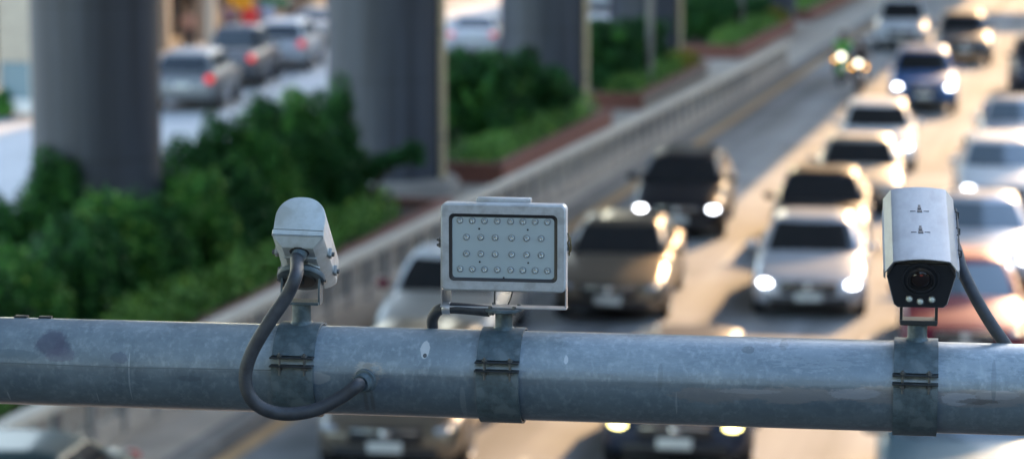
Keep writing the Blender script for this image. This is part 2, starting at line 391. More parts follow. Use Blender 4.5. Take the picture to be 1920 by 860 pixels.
PA = (20, 49.6); PB = (55.2, 67.2); PCc = (71.5, 82.5); PD = (89, 103); PE = (108, 127)
planter(*PA, -19.6, -13.0, 'long red brick planter full of tall dark shrubs, nearest the gantry')
planter(*PB, -18.8, -13.35, 'red brick planter holding the big square-cut hedge')
planter(*PCc, -18.6, -13.35, 'red brick planter with the thin grey post standing at its edge')
planter(*PD, -18.6, -13.3, 'red brick planter beyond the fourth pillar, with a light green edging hedge')
planter(*PE, -18.6, -13.3, 'farthest small red brick planter near the end of the median')
low_hedge(24, 47.8, -14.2, -13.5, 'long pale green low hedge edging the nearest planter', M_leaf_l, n=22000)
low_hedge(55.5, 56.5, -18.0, -14.7, 'clipped low hedge across the near end of the second planter', M_leaf_m, n=5000)
low_hedge(55.5, 66.8, -14.7, -13.6, 'pale green low hedge in front of the big square-cut hedge', M_leaf_l, n=8000)
low_hedge(72, 79.5, -14.6, -13.5, 'bright green low hedge beside the thin grey post', M_leaf_l, n=6000)
low_hedge(79.6, 82.2, -14.6, -13.5, 'short yellow-green hedge at the end of the third planter', M_leaf_y, n=2500, z1=.95)
low_hedge(89.3, 100, -14.6, -13.4, 'low green hedge edging the fourth planter', M_leaf_l, n=7000)
low_hedge(100.2, 102.8, -14.6, -13.4, 'small yellow hedge where the fourth planter ends', M_leaf_y, n=2000, z1=1.0)
low_hedge(108.4, 126, -14.6, -13.4, 'farthest low green hedge beside the far pillar', M_leaf_l, n=5000)

A_sh = [ # px, D, top y, width, tone
 (-30,41,400,1.7,'d'), (40,36,490,1.6,'m'), (105,41.5,305,1.35,'d'), (170,38.5,420,1.6,'d'), (235,42.5,272,1.5,'d'), (300,39.5,380,1.5,'m'), (345,45,268,1.6,'d'),
 (375,40.5,400,1.5,'d'), (430,46,232,1.6,'d'), (400,42.5,330,1.4,'m'), (485,44.5,330,1.5,'d'), (500,48,205,1.5,'d'), (560,49.5,190,1.4,'m'), (560,46,262,1.5,'m'),
 (622,51.5,172,1.3,'d'), (604,48.5,262,1.2,'d'), (-20,33.5,560,1.4,'m'), (90,34.5,520,1.3,'d'), (270,37.5,470,1.4,'d'), (520,43.5,400,1.2,'d'), (180,35,560,1.2,'d'), (645,50.5,250,.9,'d')]
A_lab = ['tall dark shrub cut by the photo edge beside the wide dark pillar','mid green shrub low in the corner above the pipe end','rounded dark shrub standing against the wide dark pillar, left side','dark bushy shrub just above the stained end of the pipe',
 'dark shrub hiding the foot of the wide dark pillar','mid green shrub in the middle of the near planter','dark shrub just past the right edge of the wide dark pillar','dark shrub with a bulging side, second row of the near planter','tall dark shrub with the service road right behind its top','mid green shrub in front of the shrub row, brighter than its neighbours',
 'dark shrub right behind the surveillance camera with the looping cable','tall dark shrub whose top breaks the pale service road','tall mid green shrub where the near planter narrows','yellowish green rounded shrub left of the second pillar','tallest dark shrub touching the second pillar','dark shrub under the tallest one at the second pillar',
 'shrub at the photo edge just above the pipe','small dark shrub at the front of the planter above the dark pipe stain','dark low shrub in front of the planter middle','dark low shrub behind the domed camera housing','dark low shrub resting over the pipe line','narrow dark shrub at the end of the near planter']
YH = 430 - F*math.tan(PITCH)
for (px,D,ty,wd,tn), lb in zip(A_sh, A_lab):
    px = min(px, 960 + F/D*(.24*D - 14.6 - wd/2))
    hh = H - (ty-YH)*cp*D/F - .45
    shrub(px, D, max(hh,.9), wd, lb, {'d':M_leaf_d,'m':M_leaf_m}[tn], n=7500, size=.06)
# square-cut hedges
def big(px, D, ty, wd, deep, lb, m, n):
    hh = max(1.1, H - (ty-YH)*cp*D/F - .45); shrub(px, D, hh, wd, lb, m, n, True, deep=deep, name='square_hedge', cat='hedge', group='square-cut tall hedges between the pillars')
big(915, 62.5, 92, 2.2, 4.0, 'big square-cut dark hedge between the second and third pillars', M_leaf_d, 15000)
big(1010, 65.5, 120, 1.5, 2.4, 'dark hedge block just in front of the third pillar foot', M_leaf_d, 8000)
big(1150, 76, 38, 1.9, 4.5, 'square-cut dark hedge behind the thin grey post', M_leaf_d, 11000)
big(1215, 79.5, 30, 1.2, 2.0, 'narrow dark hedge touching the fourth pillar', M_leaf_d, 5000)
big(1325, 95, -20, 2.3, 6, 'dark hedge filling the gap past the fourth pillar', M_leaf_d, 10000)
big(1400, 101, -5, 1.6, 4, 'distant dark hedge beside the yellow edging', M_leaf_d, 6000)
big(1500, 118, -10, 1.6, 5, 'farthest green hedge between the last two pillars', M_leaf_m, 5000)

# leaning small tree
tl = empty('leaning_tree', ground(672, 49.2, .45), 0, 'small tree leaning out across the second pillar', 'tree')
s_ = 49.2/F
tr = [(0,0,0),(.12,0,.35),(.35,-.05,.75),(.6,-.1,1.05),(.95,-.1,1.3)]
bt = MB().tube(catmull(tr,4), [.075-.0035*i for i in range(17)], 10)
bt.tube(catmull([(.35,-.05,.75),(.3,-.1,1.1),(.35,-.1,1.35)],4), .03, 8)
bt.build('trunk', M_bark, tl)
quads_obj('crown', leaf_cloud([((.45,-.1,1.15),(.26,.25,.17)),((.25,-.1,.95),(.18,.2,.14)),((.75,-.1,1.25),(.26,.25,.15)),((1.02,-.1,1.38),(.22,.22,.17)),((1.12,-.1,1.2),(.12,.15,.12))], 2600, .05), M_leaf_d, tl)

# thin posts in the median
for px, D, lb in ((1218, 76, 'thin grey post standing at the edge of the third planter'), (1389, 96, 'pale thin post in front of the dark distant hedge')):
    t_ = empty('thin_post', ground(px, D, .13), 0, lb, 'post', 'thin posts in the median')
    MB().lathe([(.1,0),(.1,6.2),(.06,6.3)], 16).build('shaft', mat('post_grey', (.27,.25,.22), .6), t_)
    MB().lathe([(.16,0),(.16,.06)], 16).build('base_plate', M_railpost, t_)

# median fence: cream top rail, posts, panels
tf = empty('roadside_fence', (-1.23, 46.6, .13), -rad(14.6), 'long low fence with cream top rail along the kerb', 'fence')
v0f, v1f = -50, 33
MB().box((0,(v0f+v1f)/2,.80), (.24, v1f-v0f, .13), .02).build('top_rail', M_rail, tf, smooth=0)
MB().box((0,(v0f+v1f)/2,.14), (.12, v1f-v0f, .28), .01).build('base_wall', M_panel, tf, smooth=0)
ps = MB(); k = 0
for i in range(82):
    MB().box((.02, v0f+.5+i*1, .40), (.12,.12,.72), .01).build('post', M_railpost, tf, smooth=0)
sl = MB()
for i in range(int((v1f-v0f)/.28)): sl.box((0, v0f+.3+i*.28, .51), (.05,.09,.46))
sl.build('baluster', M_panel, tf, smooth=0)
tf.children[-1]['kind'] = 'stuff'
Mx2 = Matrix.Translation((0,33.02,0)) @ Matrix.Rotation(rad(1.4),4,'Z')
MB().box((0,4,.80), (.24,8,.13), .02, Mx2).build('top_rail', M_rail, tf, smooth=0)
MB().box((0,4,.14), (.12,8,.28), .01, Mx2).build('base_wall', M_panel, tf, smooth=0)
sl = MB()
for i in range(28): sl.box((0,.2+i*.28,.51), (.05,.09,.46), 0, Mx2)
sl.build('baluster', M_panel, tf, smooth=0)['kind'] = 'stuff'

# ------------------------------------------------------------------ vehicles
KINDS = {
 'sedan':  dict(L=4.5, W=1.80, roof=1.36, ws0=.28, ws1=.43, rr1=.70, rr0=.87, hood=(.66,.79,.88), tail=(.95,.88), wt=.60),
 'hatch':  dict(L=4.2, W=1.78, roof=1.42, ws0=.24, ws1=.40, rr1=.86, rr0=.97, hood=(.72,.86,.96), tail=(1.0,.9), wt=.62),
 'suv':    dict(L=4.6, W=1.86, roof=1.62, ws0=.27, ws1=.40, rr1=.90, rr0=.98, hood=(.88,1.0,1.08), tail=(1.1,1.0), wt=.66),
 'mini':   dict(L=3.6, W=1.80, roof=1.30, ws0=.27, ws1=.44, rr1=.78, rr0=.95, hood=(.66,.79,.86), tail=(.92,.86), wt=.60),
 'pickup': dict(L=5.1, W=1.88, roof=1.76, ws0=.26, ws1=.37, rr1=.60, rr0=.65, hood=(.90,1.02,1.08), tail=(1.12,1.1), wt=.66),
}
def interp(ts, vs, t): return float(np.interp(t, ts, vs))
def vehicle(name, kind, px, D, pmat, label, group='cars queueing on the main carriageway', lights='on', rear=False, loc=None, cat='car', yaw=0, hl=.0, gl=None, cab=None, mir=None):
    HA = rad(4.0) if rear else rad(8.0)
    k = KINDS[kind]; L, W = k['L'], k['W']; hw = W/2; h0, h1, h2 = k['hood']; t0, t1 = k['tail']; zr = k['roof']; gc = .2 if kind in ('sedan','hatch','mini') else .3
    d = Vector((math.sin(HA), math.cos(HA), 0)); front = ground(px, D) if loc is None else loc
    # px, D give the end of the car that faces the lens
    c = front + d*(L/2)
    t_ = empty(name, (c.x, c.y, .004), -HA + (math.pi if rear else 0) + yaw, label, cat, group)
    ts = [0,.012,.035,.07,.15,.26,.32,.6,.82,.93,.975,1]
    top = [h0*.8, h0*.95, h0, h0+.05, h1, h2, h2+.03, h2+.04, t0, t0-.01, t1, t1*.85]
    hwd = [hw*.72, hw*.84, hw*.92, hw*.97, hw, hw, hw, hw, hw, hw*.97, hw*.92, hw*.84]
    bot = [gc+.12, gc+.03, gc, gc, gc, gc, gc, gc, gc, gc, gc+.05, gc+.15]
    ks = [(0,0),(.82,0),(.95,.08),(1,.3),(1,.55),(.985,.76),(.93,.9),(.8,.965),(.45,1.0),(0,1.015)]
    n = 44; tt = [ (1-math.cos(math.pi*i/n))/2*.5 + .5*i/n for i in range(n+1)]
    ring = []; vs = []; fs = []
    for t1_ in tt:
        y = -L/2 + t1_*L; wv = interp(ts,hwd,t1_); tp = interp(ts,top,t1_); bo = interp(ts,bot,t1_)
        half = [(x*wv, bo+(tp-bo)*z) for x,z in ks]
        full = half + [(-x,z) for x,z in reversed(half[1:-1])]
        vs += [(x,y,z) for x,z in full]
    m = 2*len(ks)-2
    for i in range(n):
        for j in range(m): fs.append((i*m+j, i*m+(j+1)%m, (i+1)*m+(j+1)%m, (i+1)*m+j))
    fs += [tuple(reversed(range(m))), tuple(n*m+j for j in range(m))]
    MB().add(vs, fs).build('body', pmat, t_, smooth=50)
    # cabin
    zb = h2-.02; wb = hw*.88; wt = hw*k['wt']/.66*.70 if kind in('suv','pickup') else hw*.70
    yf0, yf1 = -L/2+k['ws0']*L, -L/2+k['ws1']*L; yr1, yr0 = -L/2+k['rr1']*L, -L/2+k['rr0']*L
    zt = zr-.05; lp = lambda a,b_,t: a+(b_-a)*t
    def Wd(v): return lp(wb,wt,v) + .045*math.sin(math.pi*v)*.6
    def Yf(v): return lp(yf0,yf1,v)
    def Yr(v): return lp(yr0,yr1,v)
    cv = .16
    def fr(s,v,off=0):
        x = (2*s-1)*Wd(v); return (x, Yf(v) + cv*(2*s-1)**2 - off, lp(zb,zt,v) + off*.5)
    def re(s,v,off=0):
        x = (2*s-1)*Wd(v); return (x, Yr(v) - cv*.6*(2*s-1)**2 + off, lp(zb,zt,v) + off*.5)
    def sd(s,v,sg,off=0):
        return (sg*(Wd(v)+off), lp(Yf(v)+cv, Yr(v)-cv*.6, s), lp(zb,zt,v))
    def rf(s,q):
        ya, yb = Yf(1)+cv*(2*s-1)**2, Yr(1)-cv*.6*(2*s-1)**2; cx = 1-(2*s-1)**2; cq = 1-(2*q-1)**4
        return ((2*s-1)*Wd(1), lp(ya,yb,q), zt + .055*min(1,cx*1.6)*min(1,cq*2.5))
    cb = MB().grid(lambda a,b_: fr(a,b_),12,6).grid(lambda a,b_: re(a,b_),12,6).grid(lambda a,b_: sd(a,b_,1),14,6).grid(lambda a,b_: sd(a,b_,-1),14,6).grid(rf,12,14)
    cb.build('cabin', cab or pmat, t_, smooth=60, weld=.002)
    MB().grid(lambda a,b_: fr(.05+.9*a, .04+.9*b_, .008),12,6).build('windshield', gl or M_glass, t_, smooth=180)
    MB().grid(lambda a,b_: re(.07+.86*a, .1+.8*b_, .008),12,6).build('rear_window', M_glass, t_, smooth=180)
    for sg in (1,-1):
        for a0,a1 in ((.05,.47),(.51,.93)):
            MB().grid(lambda a,b_: sd(lp(a0,a1,a), .12+.78*b_, sg, .008),6,5).build('side_window', M_glass, t_, smooth=180)
        MB().tube([sd(.02+.96*i/8, .07, sg, .012) for i in range(9)], .012, 8).build('window_trim', M_chrome, t_)
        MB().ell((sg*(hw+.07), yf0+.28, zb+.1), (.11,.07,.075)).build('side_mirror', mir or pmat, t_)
        MB().box((sg*(hw-.02), yf0+.28, zb+.06), (.14,.05,.03), .01).build('mirror_arm', M_black, t_)
        # wheels and arches
        for yy in (-L/2+.19*L, L/2-.2*L):
            r = .33 if gc < .25 else .38; Mx = Matrix.Translation((sg*(hw-.105), yy, r)) @ Matrix.Rotation(rad(90)*sg, 4, 'Y')
            wl = MB().lathe([(.2,-.1),(r-.03,-.1),(r,-.07),(r,.08),(r-.03,.108),(r*.68,.112)], 28, Mx).build('wheel', M_tyre, t_)
            rm = MB().lathe([(0,.06),(.06,.1),(.08,.07),(r*.6,.09),(r*.68,.118),(r*.7,.1)], 28, Mx)
            rm.build('rim', M_rim, wl)
            MB().lathe([(r+.07,-.05),(r+.07,.094)], 28, Mx).build('wheel_arch', M_black, t_)
    # front end
    zl = lp(gc, h0, .72) + hl
    fy = -L/2
    for sg in (1,-1):
        lm = {'on': M_head, 'yellow': M_head_y, 'off': M_head_o}[lights] if not rear else M_head_o
        Mh = Matrix.Translation((sg*(hw*.76), fy+.075, zl+.04)) @ Matrix.Rotation(rad(28)*sg, 4, 'Z')
        MB().ell((0,0,0), (.11,.085,.046), M=Mh).build('headlight', lm, t_)
        MB().ell((sg*hw*.74, fy+.09, gc+.16), (.07,.05,.05)).build('fog_light', M_head_o, t_)
        Mt = Matrix.Translation((sg*(hw*.80), L/2-.06, lp(gc,t0,.78))) @ Matrix.Rotation(-rad(20)*sg, 4, 'Z')
        zz = .12 if kind in ('suv','hatch','pickup') else .07
        MB().ell((0,0,0), (.13,.08,zz), M=Mt).build('taillight', M_tail if rear else M_tail_o, t_)
    MB().box((0, fy+.02, lp(gc,h0,.66)), (W*.5,.09,.21), .03).build('grille', M_black, t_)
    MB().box((0, fy-.03, lp(gc,h0,.79)), (W*.44,.02,.02), .004).build('grille_bar', M_chrome, t_)
    MB().lathe([(0,0),(.05,.0),(.055,.012),(.04,.02),(0,.02)], 20, Matrix.Translation((0,fy-.03,lp(gc,h0,.70))) @ Matrix.Rotation(rad(90),4,'X')).build('badge', M_chrome, t_)
    MB().box((0, fy+.01, gc+.1), (W*.7,.08,.13), .03).build('lower_intake', M_black, t_)
    MB().box((0, fy-.035, lp(gc,h0,.38)), (.42,.02,.13), .005).build('licence_plate', M_plate, t_)
    MB().box((0, L/2+.012, lp(gc,t0,.55)), (.42,.02,.14), .005).build('licence_plate', M_plate, t_)
    if kind == 'pickup':
        MB().box((0, L/2-1.0, h2+.03), (W*.78,1.5,.06), .01).build('cargo_bed', M_black, t_)
    for sg in (1,-1):
        wp = MB(); wp.tube([fr(.5+sg*.12,-.02,.01), fr(.5+sg*.12-.28*1,.18,.022)] if False else [Vector(fr(.32+.32*(sg>0), .0,.015)), Vector(fr(.12+.32*(sg>0), .14,.022))], .008, 6)
        wp.build('wiper', M_black, t_)
    return t_

P = lambda n,c,m=.25,r=.45: paint(n,c,m,r)
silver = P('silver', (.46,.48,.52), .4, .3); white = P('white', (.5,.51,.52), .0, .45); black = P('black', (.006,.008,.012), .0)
bronze = P('bronze', (.2,.165,.125), .6, .32); blue = P('blue', (.05,.13,.30), .4); crimson = P('crimson', (.13,.002,.018), .3)
teal = P('teal', (.07,.13,.16), .4); grey = P('grey', (.13,.13,.135), .5); red = P('red', (.12,.008,.014), .2); darkgreen = P('dark_green', (.05,.08,.085), .3)
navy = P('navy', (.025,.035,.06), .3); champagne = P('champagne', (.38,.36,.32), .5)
midgrey = P('mid_grey', (.2,.21,.22)); rose = P('pale_rose', (.5,.38,.4))
# lane beside the kerb
vehicle('sedan_car','sedan', 722,31.6, bronze, 'bronze-brown sedan mostly hidden under the pipe, round badge on its grille', lights='off')
vehicle('sedan_car','sedan', 806,38.1, champagne, 'car with dark red mirrors behind the floodlight, glare painted as pale body and white top', lights='off', cab=white, mir=crimson)  # pale body and white cabin stand for glare on dark red paint
vehicle('sedan_car','sedan', 1140,41.6, bronze, 'bronze-brown sedan with its lamps off just past the floodlight edge', lights='off')
vehicle('dark_car','hatch', 1268,50.2, black, 'tall black car with bright headlamps behind the bronze sedan', lights='on', hl=-.02)
vehicle('dark_car','sedan', -135,25.2, darkgreen, 'dark green car roof in the bottom corner below the pipe', lights='off')
vehicle('pickup_truck','pickup', 1690,94, white, 'white pickup far up the kerbside lane behind the motorcycles', lights='off', cat='pickup')
# middle lane
vehicle('dark_car','mini', 1264,31.8, navy, 'black car seen under the pipe with yellowish lamps', lights='yellow')
vehicle('sedan_car','sedan', 1515,41.9, silver, 'silver sedan with white headlamps between the floodlight and the right camera', lights='on')
vehicle('dark_car','sedan', 1535,47.8, black, 'black sedan close behind the silver sedan', lights='off')
vehicle('sedan_car','sedan', 1608,53.4, champagne, 'champagne sedan with a golden-lit roof behind the black sedan', lights='off')
vehicle('family_car','hatch', 1643,60.2, white, 'white hatchback with both headlamps blazing behind the champagne sedan', lights='on')
vehicle('family_car','suv', 1731,73, blue, 'blue SUV with headlamps on, alone in the sunlit middle lane', lights='on')
vehicle('family_car','suv', 1808,88.5, grey, 'grey SUV with its lamps off far up the middle lane', lights='off')
# lane on the sunny side
vehicle('sedan_car','sedan', 1800,28.4, teal, 'teal sedan seen below the pipe under the right camera', gl=M_glass_sky, lights='off')
vehicle('sedan_car','sedan', 1808,37.7, crimson, 'crimson sedan behind the right camera', gl=M_glass_sky, lights='off')
vehicle('sedan_car','sedan', 1842,44.3, silver, 'silver sedan right behind the crimson sedan', gl=M_glass_sky, lights='on')
vehicle('sedan_car','hatch', 1880,52.8, white, 'white hatchback third in the sunny lane, beside the middle lane queue', gl=M_glass_sky, lights='on')
vehicle('sedan_car','sedan', 1912,61.6, silver, 'silver sedan at the photo edge behind the white hatchback', gl=M_glass_sky, lights='off')
vehicle('dark_car','suv', 1962,77, navy, 'dark blue SUV cut by the photo edge, last in the sunny lane', lights='off')
# service road, seen from behind
g2 = 'vehicles on the service road'
vehicle('family_car','suv', 343,73.5, midgrey, 'grey SUV seen from behind just past the wide dark pillar', g2, rear=True)
vehicle('pickup_truck','pickup', 425,80.2, grey, 'dark grey pickup ahead of the grey SUV on the service road', g2, rear=True, cat='pickup')
vehicle('white_van','suv', 522,86, white, 'white van-like SUV with red tail lamps on the service road', g2, rear=True)
vehicle('sedan_car','sedan', 584,96, champagne, 'champagne car ahead of the white SUV beside the second pillar', g2, rear=True)
vehicle('sedan_car','sedan', 885,92, white, 'white sedan with glowing red tail lamps between the second and third pillars', g2, rear=True)
vehicle('sedan_car','sedan', 1116,116, white, 'small white car glimpsed between the third and fourth pillars', g2, rear=True)

# ------------------------------------------------------------------ people
skin_m = mat('skin', (.32,.19,.13), .6, var=.05); hair_m = mat('hair', (.02,.015,.012), .5, var=0)
def skinned(name, verts, edges, m, parent, sub=1):
    me = bpy.data.meshes.new(name); me.from_pydata([v[0] for v in verts], edges, [])
    o = bpy.data.objects.new(name, me); COL.objects.link(o)
    md = o.modifiers.new('skin', 'SKIN'); sv = me.skin_vertices[0].data if me.skin_vertices else None
    if sv is None:
        me.attributes.new('x','FLOAT','POINT'); 
        bpy.context.view_layer.objects.active = o; bpy.ops.mesh.customdata_skin_add(); sv = me.skin_vertices[0].data
    for i, v in enumerate(verts): sv[i].radius = v[1]; sv[i].use_root = (i == 0)
    sb = o.modifiers.new('sub', 'SUBSURF'); sb.levels = sb.render_levels = sub
    md.use_smooth_shade = True
    me.materials.append(m); o.parent = parent; return o
def person(loc, rz, label, shirt, trousers, pose='stand', helmet=None, name='person', group=None, h=1.7):
    t_ = empty(name, loc, rz, label, 'person', group); s = h/1.7
    if pose == 'stand':
        J = dict(pel=(0,0,.92), che=(0,-.01,1.25), neck=(0,0,1.44), head=(0,-.02,1.6), shl=(.19,0,1.38), ell=(.25,.03,1.1), wrl=(.24,-.06,.86), shr=(-.19,0,1.38), elr=(-.25,.03,1.1), wrr=(-.25,-.08,.87),
                 hil=(.09,0,.9), knl=(.10,-.05,.5), anl=(.1,.02,.09), tol=(.11,-.14,.04), hir=(-.09,0,.9), knr=(-.11,.03,.5), anr=(-.11,.12,.09), tor=(-.12,-.02,.04))
    else:   # riding: seated, arms forward, feet on the footboards
        J = dict(pel=(0,.1,.84), che=(0,-.02,1.15), neck=(0,-.06,1.36), head=(0,-.1,1.53), shl=(.2,-.06,1.3), ell=(.32,-.22,1.08), wrl=(.3,-.48,1.02), shr=(-.2,-.06,1.3), elr=(-.32,-.22,1.08), wrr=(-.3,-.48,1.02),
                 hil=(.1,.08,.82), knl=(.2,-.3,.76), anl=(.2,-.22,.36), tol=(.2,-.4,.32), hir=(-.1,.08,.82), knr=(-.2,-.3,.76), anr=(-.2,-.22,.36), tor=(-.2,-.4,.32))
    j = {k: tuple(c*s for c in v) for k, v in J.items()}
    V = []; E = []; idx = {}
    def jv(k, r): V.append((j[k], (r*s, r*s))); idx[k] = len(V)-1
    for k, r in (('pel',.13),('che',.15),('neck',.055),('head',.1),('shl',.065),('ell',.045),('wrl',.03),('shr',.065),('elr',.045),('wrr',.03),('hil',.09),('knl',.06),('anl',.04),('tol',.035),('hir',.09),('knr',.06),('anr',.04),('tor',.035)): jv(k, r)
    for a, b_ in (('pel','che'),('che','neck'),('neck','head'),('che','shl'),('shl','ell'),('ell','wrl'),('che','shr'),('shr','elr'),('elr','wrr'),('pel','hil'),('hil','knl'),('knl','anl'),('anl','tol'),('pel','hir'),('hir','knr'),('knr','anr'),('anr','tor')): E.append((idx[a], idx[b_]))
    for sd_, w_ in ((1,'wrl'),(-1,'wrr')):    # hands: palm plus five fingers
        wv = Vector(j[w_]); dr = Vector((0,-.3,-1)).normalized() if pose == 'stand' else Vector((-sd_*.1,-1,-.25)).normalized()
        pv = wv + dr*.07*s; V.append((tuple(pv), (.03*s,.02*s))); E.append((idx[w_], len(V)-1)); pi_ = len(V)-1
        for q in range(5):
            off = Vector((0,.018*(q-1.5),0)) if pose == 'stand' else Vector((.018*(q-1.5),0,0))
            ln = (.07,.08,.075,.06,.05)[q]
            e = pv + off*1.5 + (dr*ln if q < 4 else dr*.03 + Vector((-sd_*.04,0,0)))*s
            V.append((tuple(e), (.009,.009))); E.append((pi_, len(V)-1))
    skinned('body', V, E, skin_m, t_)
    # clothes: slightly larger shells
    sv = [(j['pel'],(.15*s,.14*s)),(j['che'],(.17*s,.14*s)),(tuple(Vector(j['neck'])-Vector((0,0,.05*s))),(.075*s,.075*s)),(j['shl'],(.08*s,.08*s)),(tuple(Vector(j['shl']).lerp(Vector(j['ell']),.8)),(.065*s,.065*s)),(j['shr'],(.08*s,.08*s)),(tuple(Vector(j['shr']).lerp(Vector(j['elr']),.8)),(.065*s,.065*s))]
    skinned('shirt', sv, [(0,1),(1,2),(1,3),(3,4),(1,5),(5,6)], shirt, t_)
    tv = [(j['pel'],(.15*s,.13*s)),(j['hil'],(.105*s,.105*s)),(j['knl'],(.08*s,.08*s)),(tuple(Vector(j['anl'])+Vector((0,0,.04))),(.055*s,.055*s)),(j['hir'],(.105*s,.105*s)),(j['knr'],(.08*s,.08*s)),(tuple(Vector(j['anr'])+Vector((0,0,.04))),(.055*s,.055*s))]
    skinned('trousers', tv, [(0,1),(1,2),(2,3),(0,4),(4,5),(5,6)], trousers, t_)
    hd = Vector(j['head'])
    if helmet:
        MB().ell(hd+Vector((0,.01,.03)), (.135,.155,.145)).build('helmet', helmet, t_)
        MB().ell(hd+Vector((0,-.07,.01)), (.105,.09,.06)).build('visor', M_glass, t_)
    else:
        MB().ell(hd+Vector((0,.025,.04)), (.105,.115,.1)).build('hair', hair_m, t_)
        MB().ell(hd+Vector((0,-.12,0)), (.014,.02,.022)).build('nose', skin_m, t_)
        for q in (1,-1): MB().ell(hd+Vector((q*.035,-.098,.025)), (.014,.01,.008)).build('eye', hair_m, t_)
    return t_
cloth = lambda n,c: mat('cloth_'+n, c, .85, var=.15, scale=6)
def motorbike(px, D, bodym, label, rz=0):
    t_ = empty('motorcycle', ground(px, D, .004), -RA+rz, label, 'motorcycle', 'motorcycles riding up the kerbside lane')
    for y, nm in ((-.62,'wheel'),(.6,'wheel')):
        Mx = Matrix.Translation((0,y,.29)) @ Matrix.Rotation(rad(90),4,'Y')
        wl = MB().lathe([(.2,-.05),(.27,-.05),(.29,0),(.27,.05),(.2,.05),(.2,-.05)], 28, Mx, cap=False).build('wheel', M_tyre, t_)
        rm = MB().lathe([(0,-.04),(.04,-.04),(.04,.04),(0,.04)], 12, Mx)
        for k in range(6): a = k*math.pi/3; rm.tube([(0,y,.29),(0,y+.2*math.cos(a),.29+.2*math.sin(a))], .01, 6)
        rm.build('rim', M_rim, wl)
        MB().grid(lambda a,b_: (-.07+.14*b_, y+.33*math.cos(rad(20+140*a)), .29+.33*math.sin(rad(20+140*a))), 12, 3).build('mudguard', bodym, t_)
    MB().tube([(0,-.6,.3),(0,-.42,.78),(0,-.36,1.0)], .035, 10).build('fork', M_chrome, t_)
    MB().tube([(-.33,-.32,1.02),(-.2,-.38,1.0),(0,-.4,.97),(.2,-.38,1.0),(.33,-.32,1.02)], .016, 8).build('handlebar', M_black, t_)
    MB().ell((0,-.46,.82), (.15,.1,.2)).build('fairing', bodym, t_)
    MB().ell((0,-.54,.9), (.085,.05,.075)).build('headlight', mat('bike_lamp',(1,.95,.75),.2,emit=1.3,var=0), t_)
    MB().tube([(0,-.38,.75),(0,-.25,.45),(0,.1,.4),(0,.45,.6)], [.05,.07,.09,.06], 12).build('frame', bodym, t_)
    MB().ell((0,.05,.42), (.13,.2,.14)).build('engine', M_rim, t_)
    MB().ell((0,.25,.76), (.13,.42,.07)).build('seat', M_black, t_)
    MB().tube([(.13,.1,.3),(.14,.4,.32),(.14,.72,.4)], [.025,.03,.045], 10).build('exhaust', M_chrome, t_)
    for s in (1,-1):
        MB().tube([(s*.24,-.36,1.02),(s*.3,-.36,1.16)], .007, 6).build('mirror_stem', M_black, t_)
        MB().ell((s*.31,-.36,1.19), (.06,.02,.04)).build('side_mirror', M_chrome, t_)
        MB().ell((s*.2,-.4,.78), (.035,.03,.03)).build('indicator', mat('amber',(1,.45,.05),.3,emit=3,var=0), t_)
    return t_
motorbike(1612, 79.5, black, 'dark motorcycle with its lamp lit, rider in a dark jacket')
motorbike(1580, 82, mat('paint_green',(.06,.4,.05),.35,coat=.6), 'green motorcycle half a length behind the dark one')
person(ground(1612,79.5,.004), -RA, 'rider in a dark jacket and grey helmet on the dark motorcycle', cloth('dark',(.03,.03,.035)), cloth('grey',(.12,.12,.13)), 'ride', mat('helmet_grey',(.22,.22,.23),.4,var=0), group='motorcycle riders')
person(ground(1580,82,.004), -RA, 'rider in a green and orange jacket on the green motorcycle', cloth('green',(.07,.42,.05)), cloth('black',(.02,.02,.02)), 'ride', mat('helmet_black',(.02,.02,.02),.2,coat=1,var=0), group='motorcycle riders')

# ------------------------------------------------------------------ shops across the service road
M_beige = mat('shop_column', (.42,.36,.28), .8); M_shopwall = mat('shop_wall', (.16,.1,.07), .8, scale=.6); M_shopglass = mat('shop_glass', (.05,.06,.07), .08, var=0)
u_f = -33.2
for i, (v, lbl, c) in enumerate(((66,'brown shopfront at the photo edge across the service road',(.3,.2,.14)), (79,'shopfront with dark window across the service road behind the wide pillar',(.32,.27,.2)), (92,'dark brown shopfront above the grey SUV',(.13,.08,.055)), (105,'brown shopfront with doors above the white SUV',(.2,.13,.09)), (118,'grey shopfront beyond the second pillar',(.22,.2,.19)), (131,'pale shopfront between the second and third pillars',(.4,.37,.34)), (144,'farthest shopfront of the terrace',(.3,.28,.27)))):
    t_ = empty('shop_building', R(u_f, v+6.5, .14), -RA, lbl, 'shop', 'terrace of shops across the service road')
    wm = mat('shopwall_%d' % i, c, .85, scale=.7)
    MB().box((-4,0,4.5), (6,12.9,9)).build('wall', wm, t_, smooth=0)
    for y in (-6.2,-2.1,2.1,6.2): MB().box((-.2,y,2.0), (.5,.5,4.0), .03).build('column', M_beige, t_, smooth=0)
    for y in (-4.15,0,4.15):
        f = MB().box((-.97,y,1.5), (.08,3.1,2.5), .02).build('shopfront', M_shopglass, t_, smooth=0)
        MB().box((-.92,y,.12), (.1,3.3,.24)).build('sill', M_beige, f, smooth=0)
        MB().box((-.91,y,1.5), (.06,.08,2.5)).build('mullion', M_railpost, f, smooth=0)
        MB().box((-.5,y,3.05), (1.4,3.6,.12)).build('awning', wm, t_, smooth=0)
    MB().box((-.4,0,3.6), (.9,12.9,.8)).build('fascia', M_beige, t_, smooth=0)
def board(px, D, w_, h_, z, c, label, name='sign_board', em=0):
    t_ = empty(name, ground(px, D, .14), -RA, label, 'sign')
    MB().box((0,0,z+h_/2), (w_,.08,h_), .02).build('panel', mat('sign_'+label[:9], c, .5, var=.1), t_)
    for x in (-w_*.35,w_*.35): MB().box((x,.06,(z+h_*.6)/2), (.05,.05,z+h_*.6)).build('leg', M_railpost, t_, smooth=0)
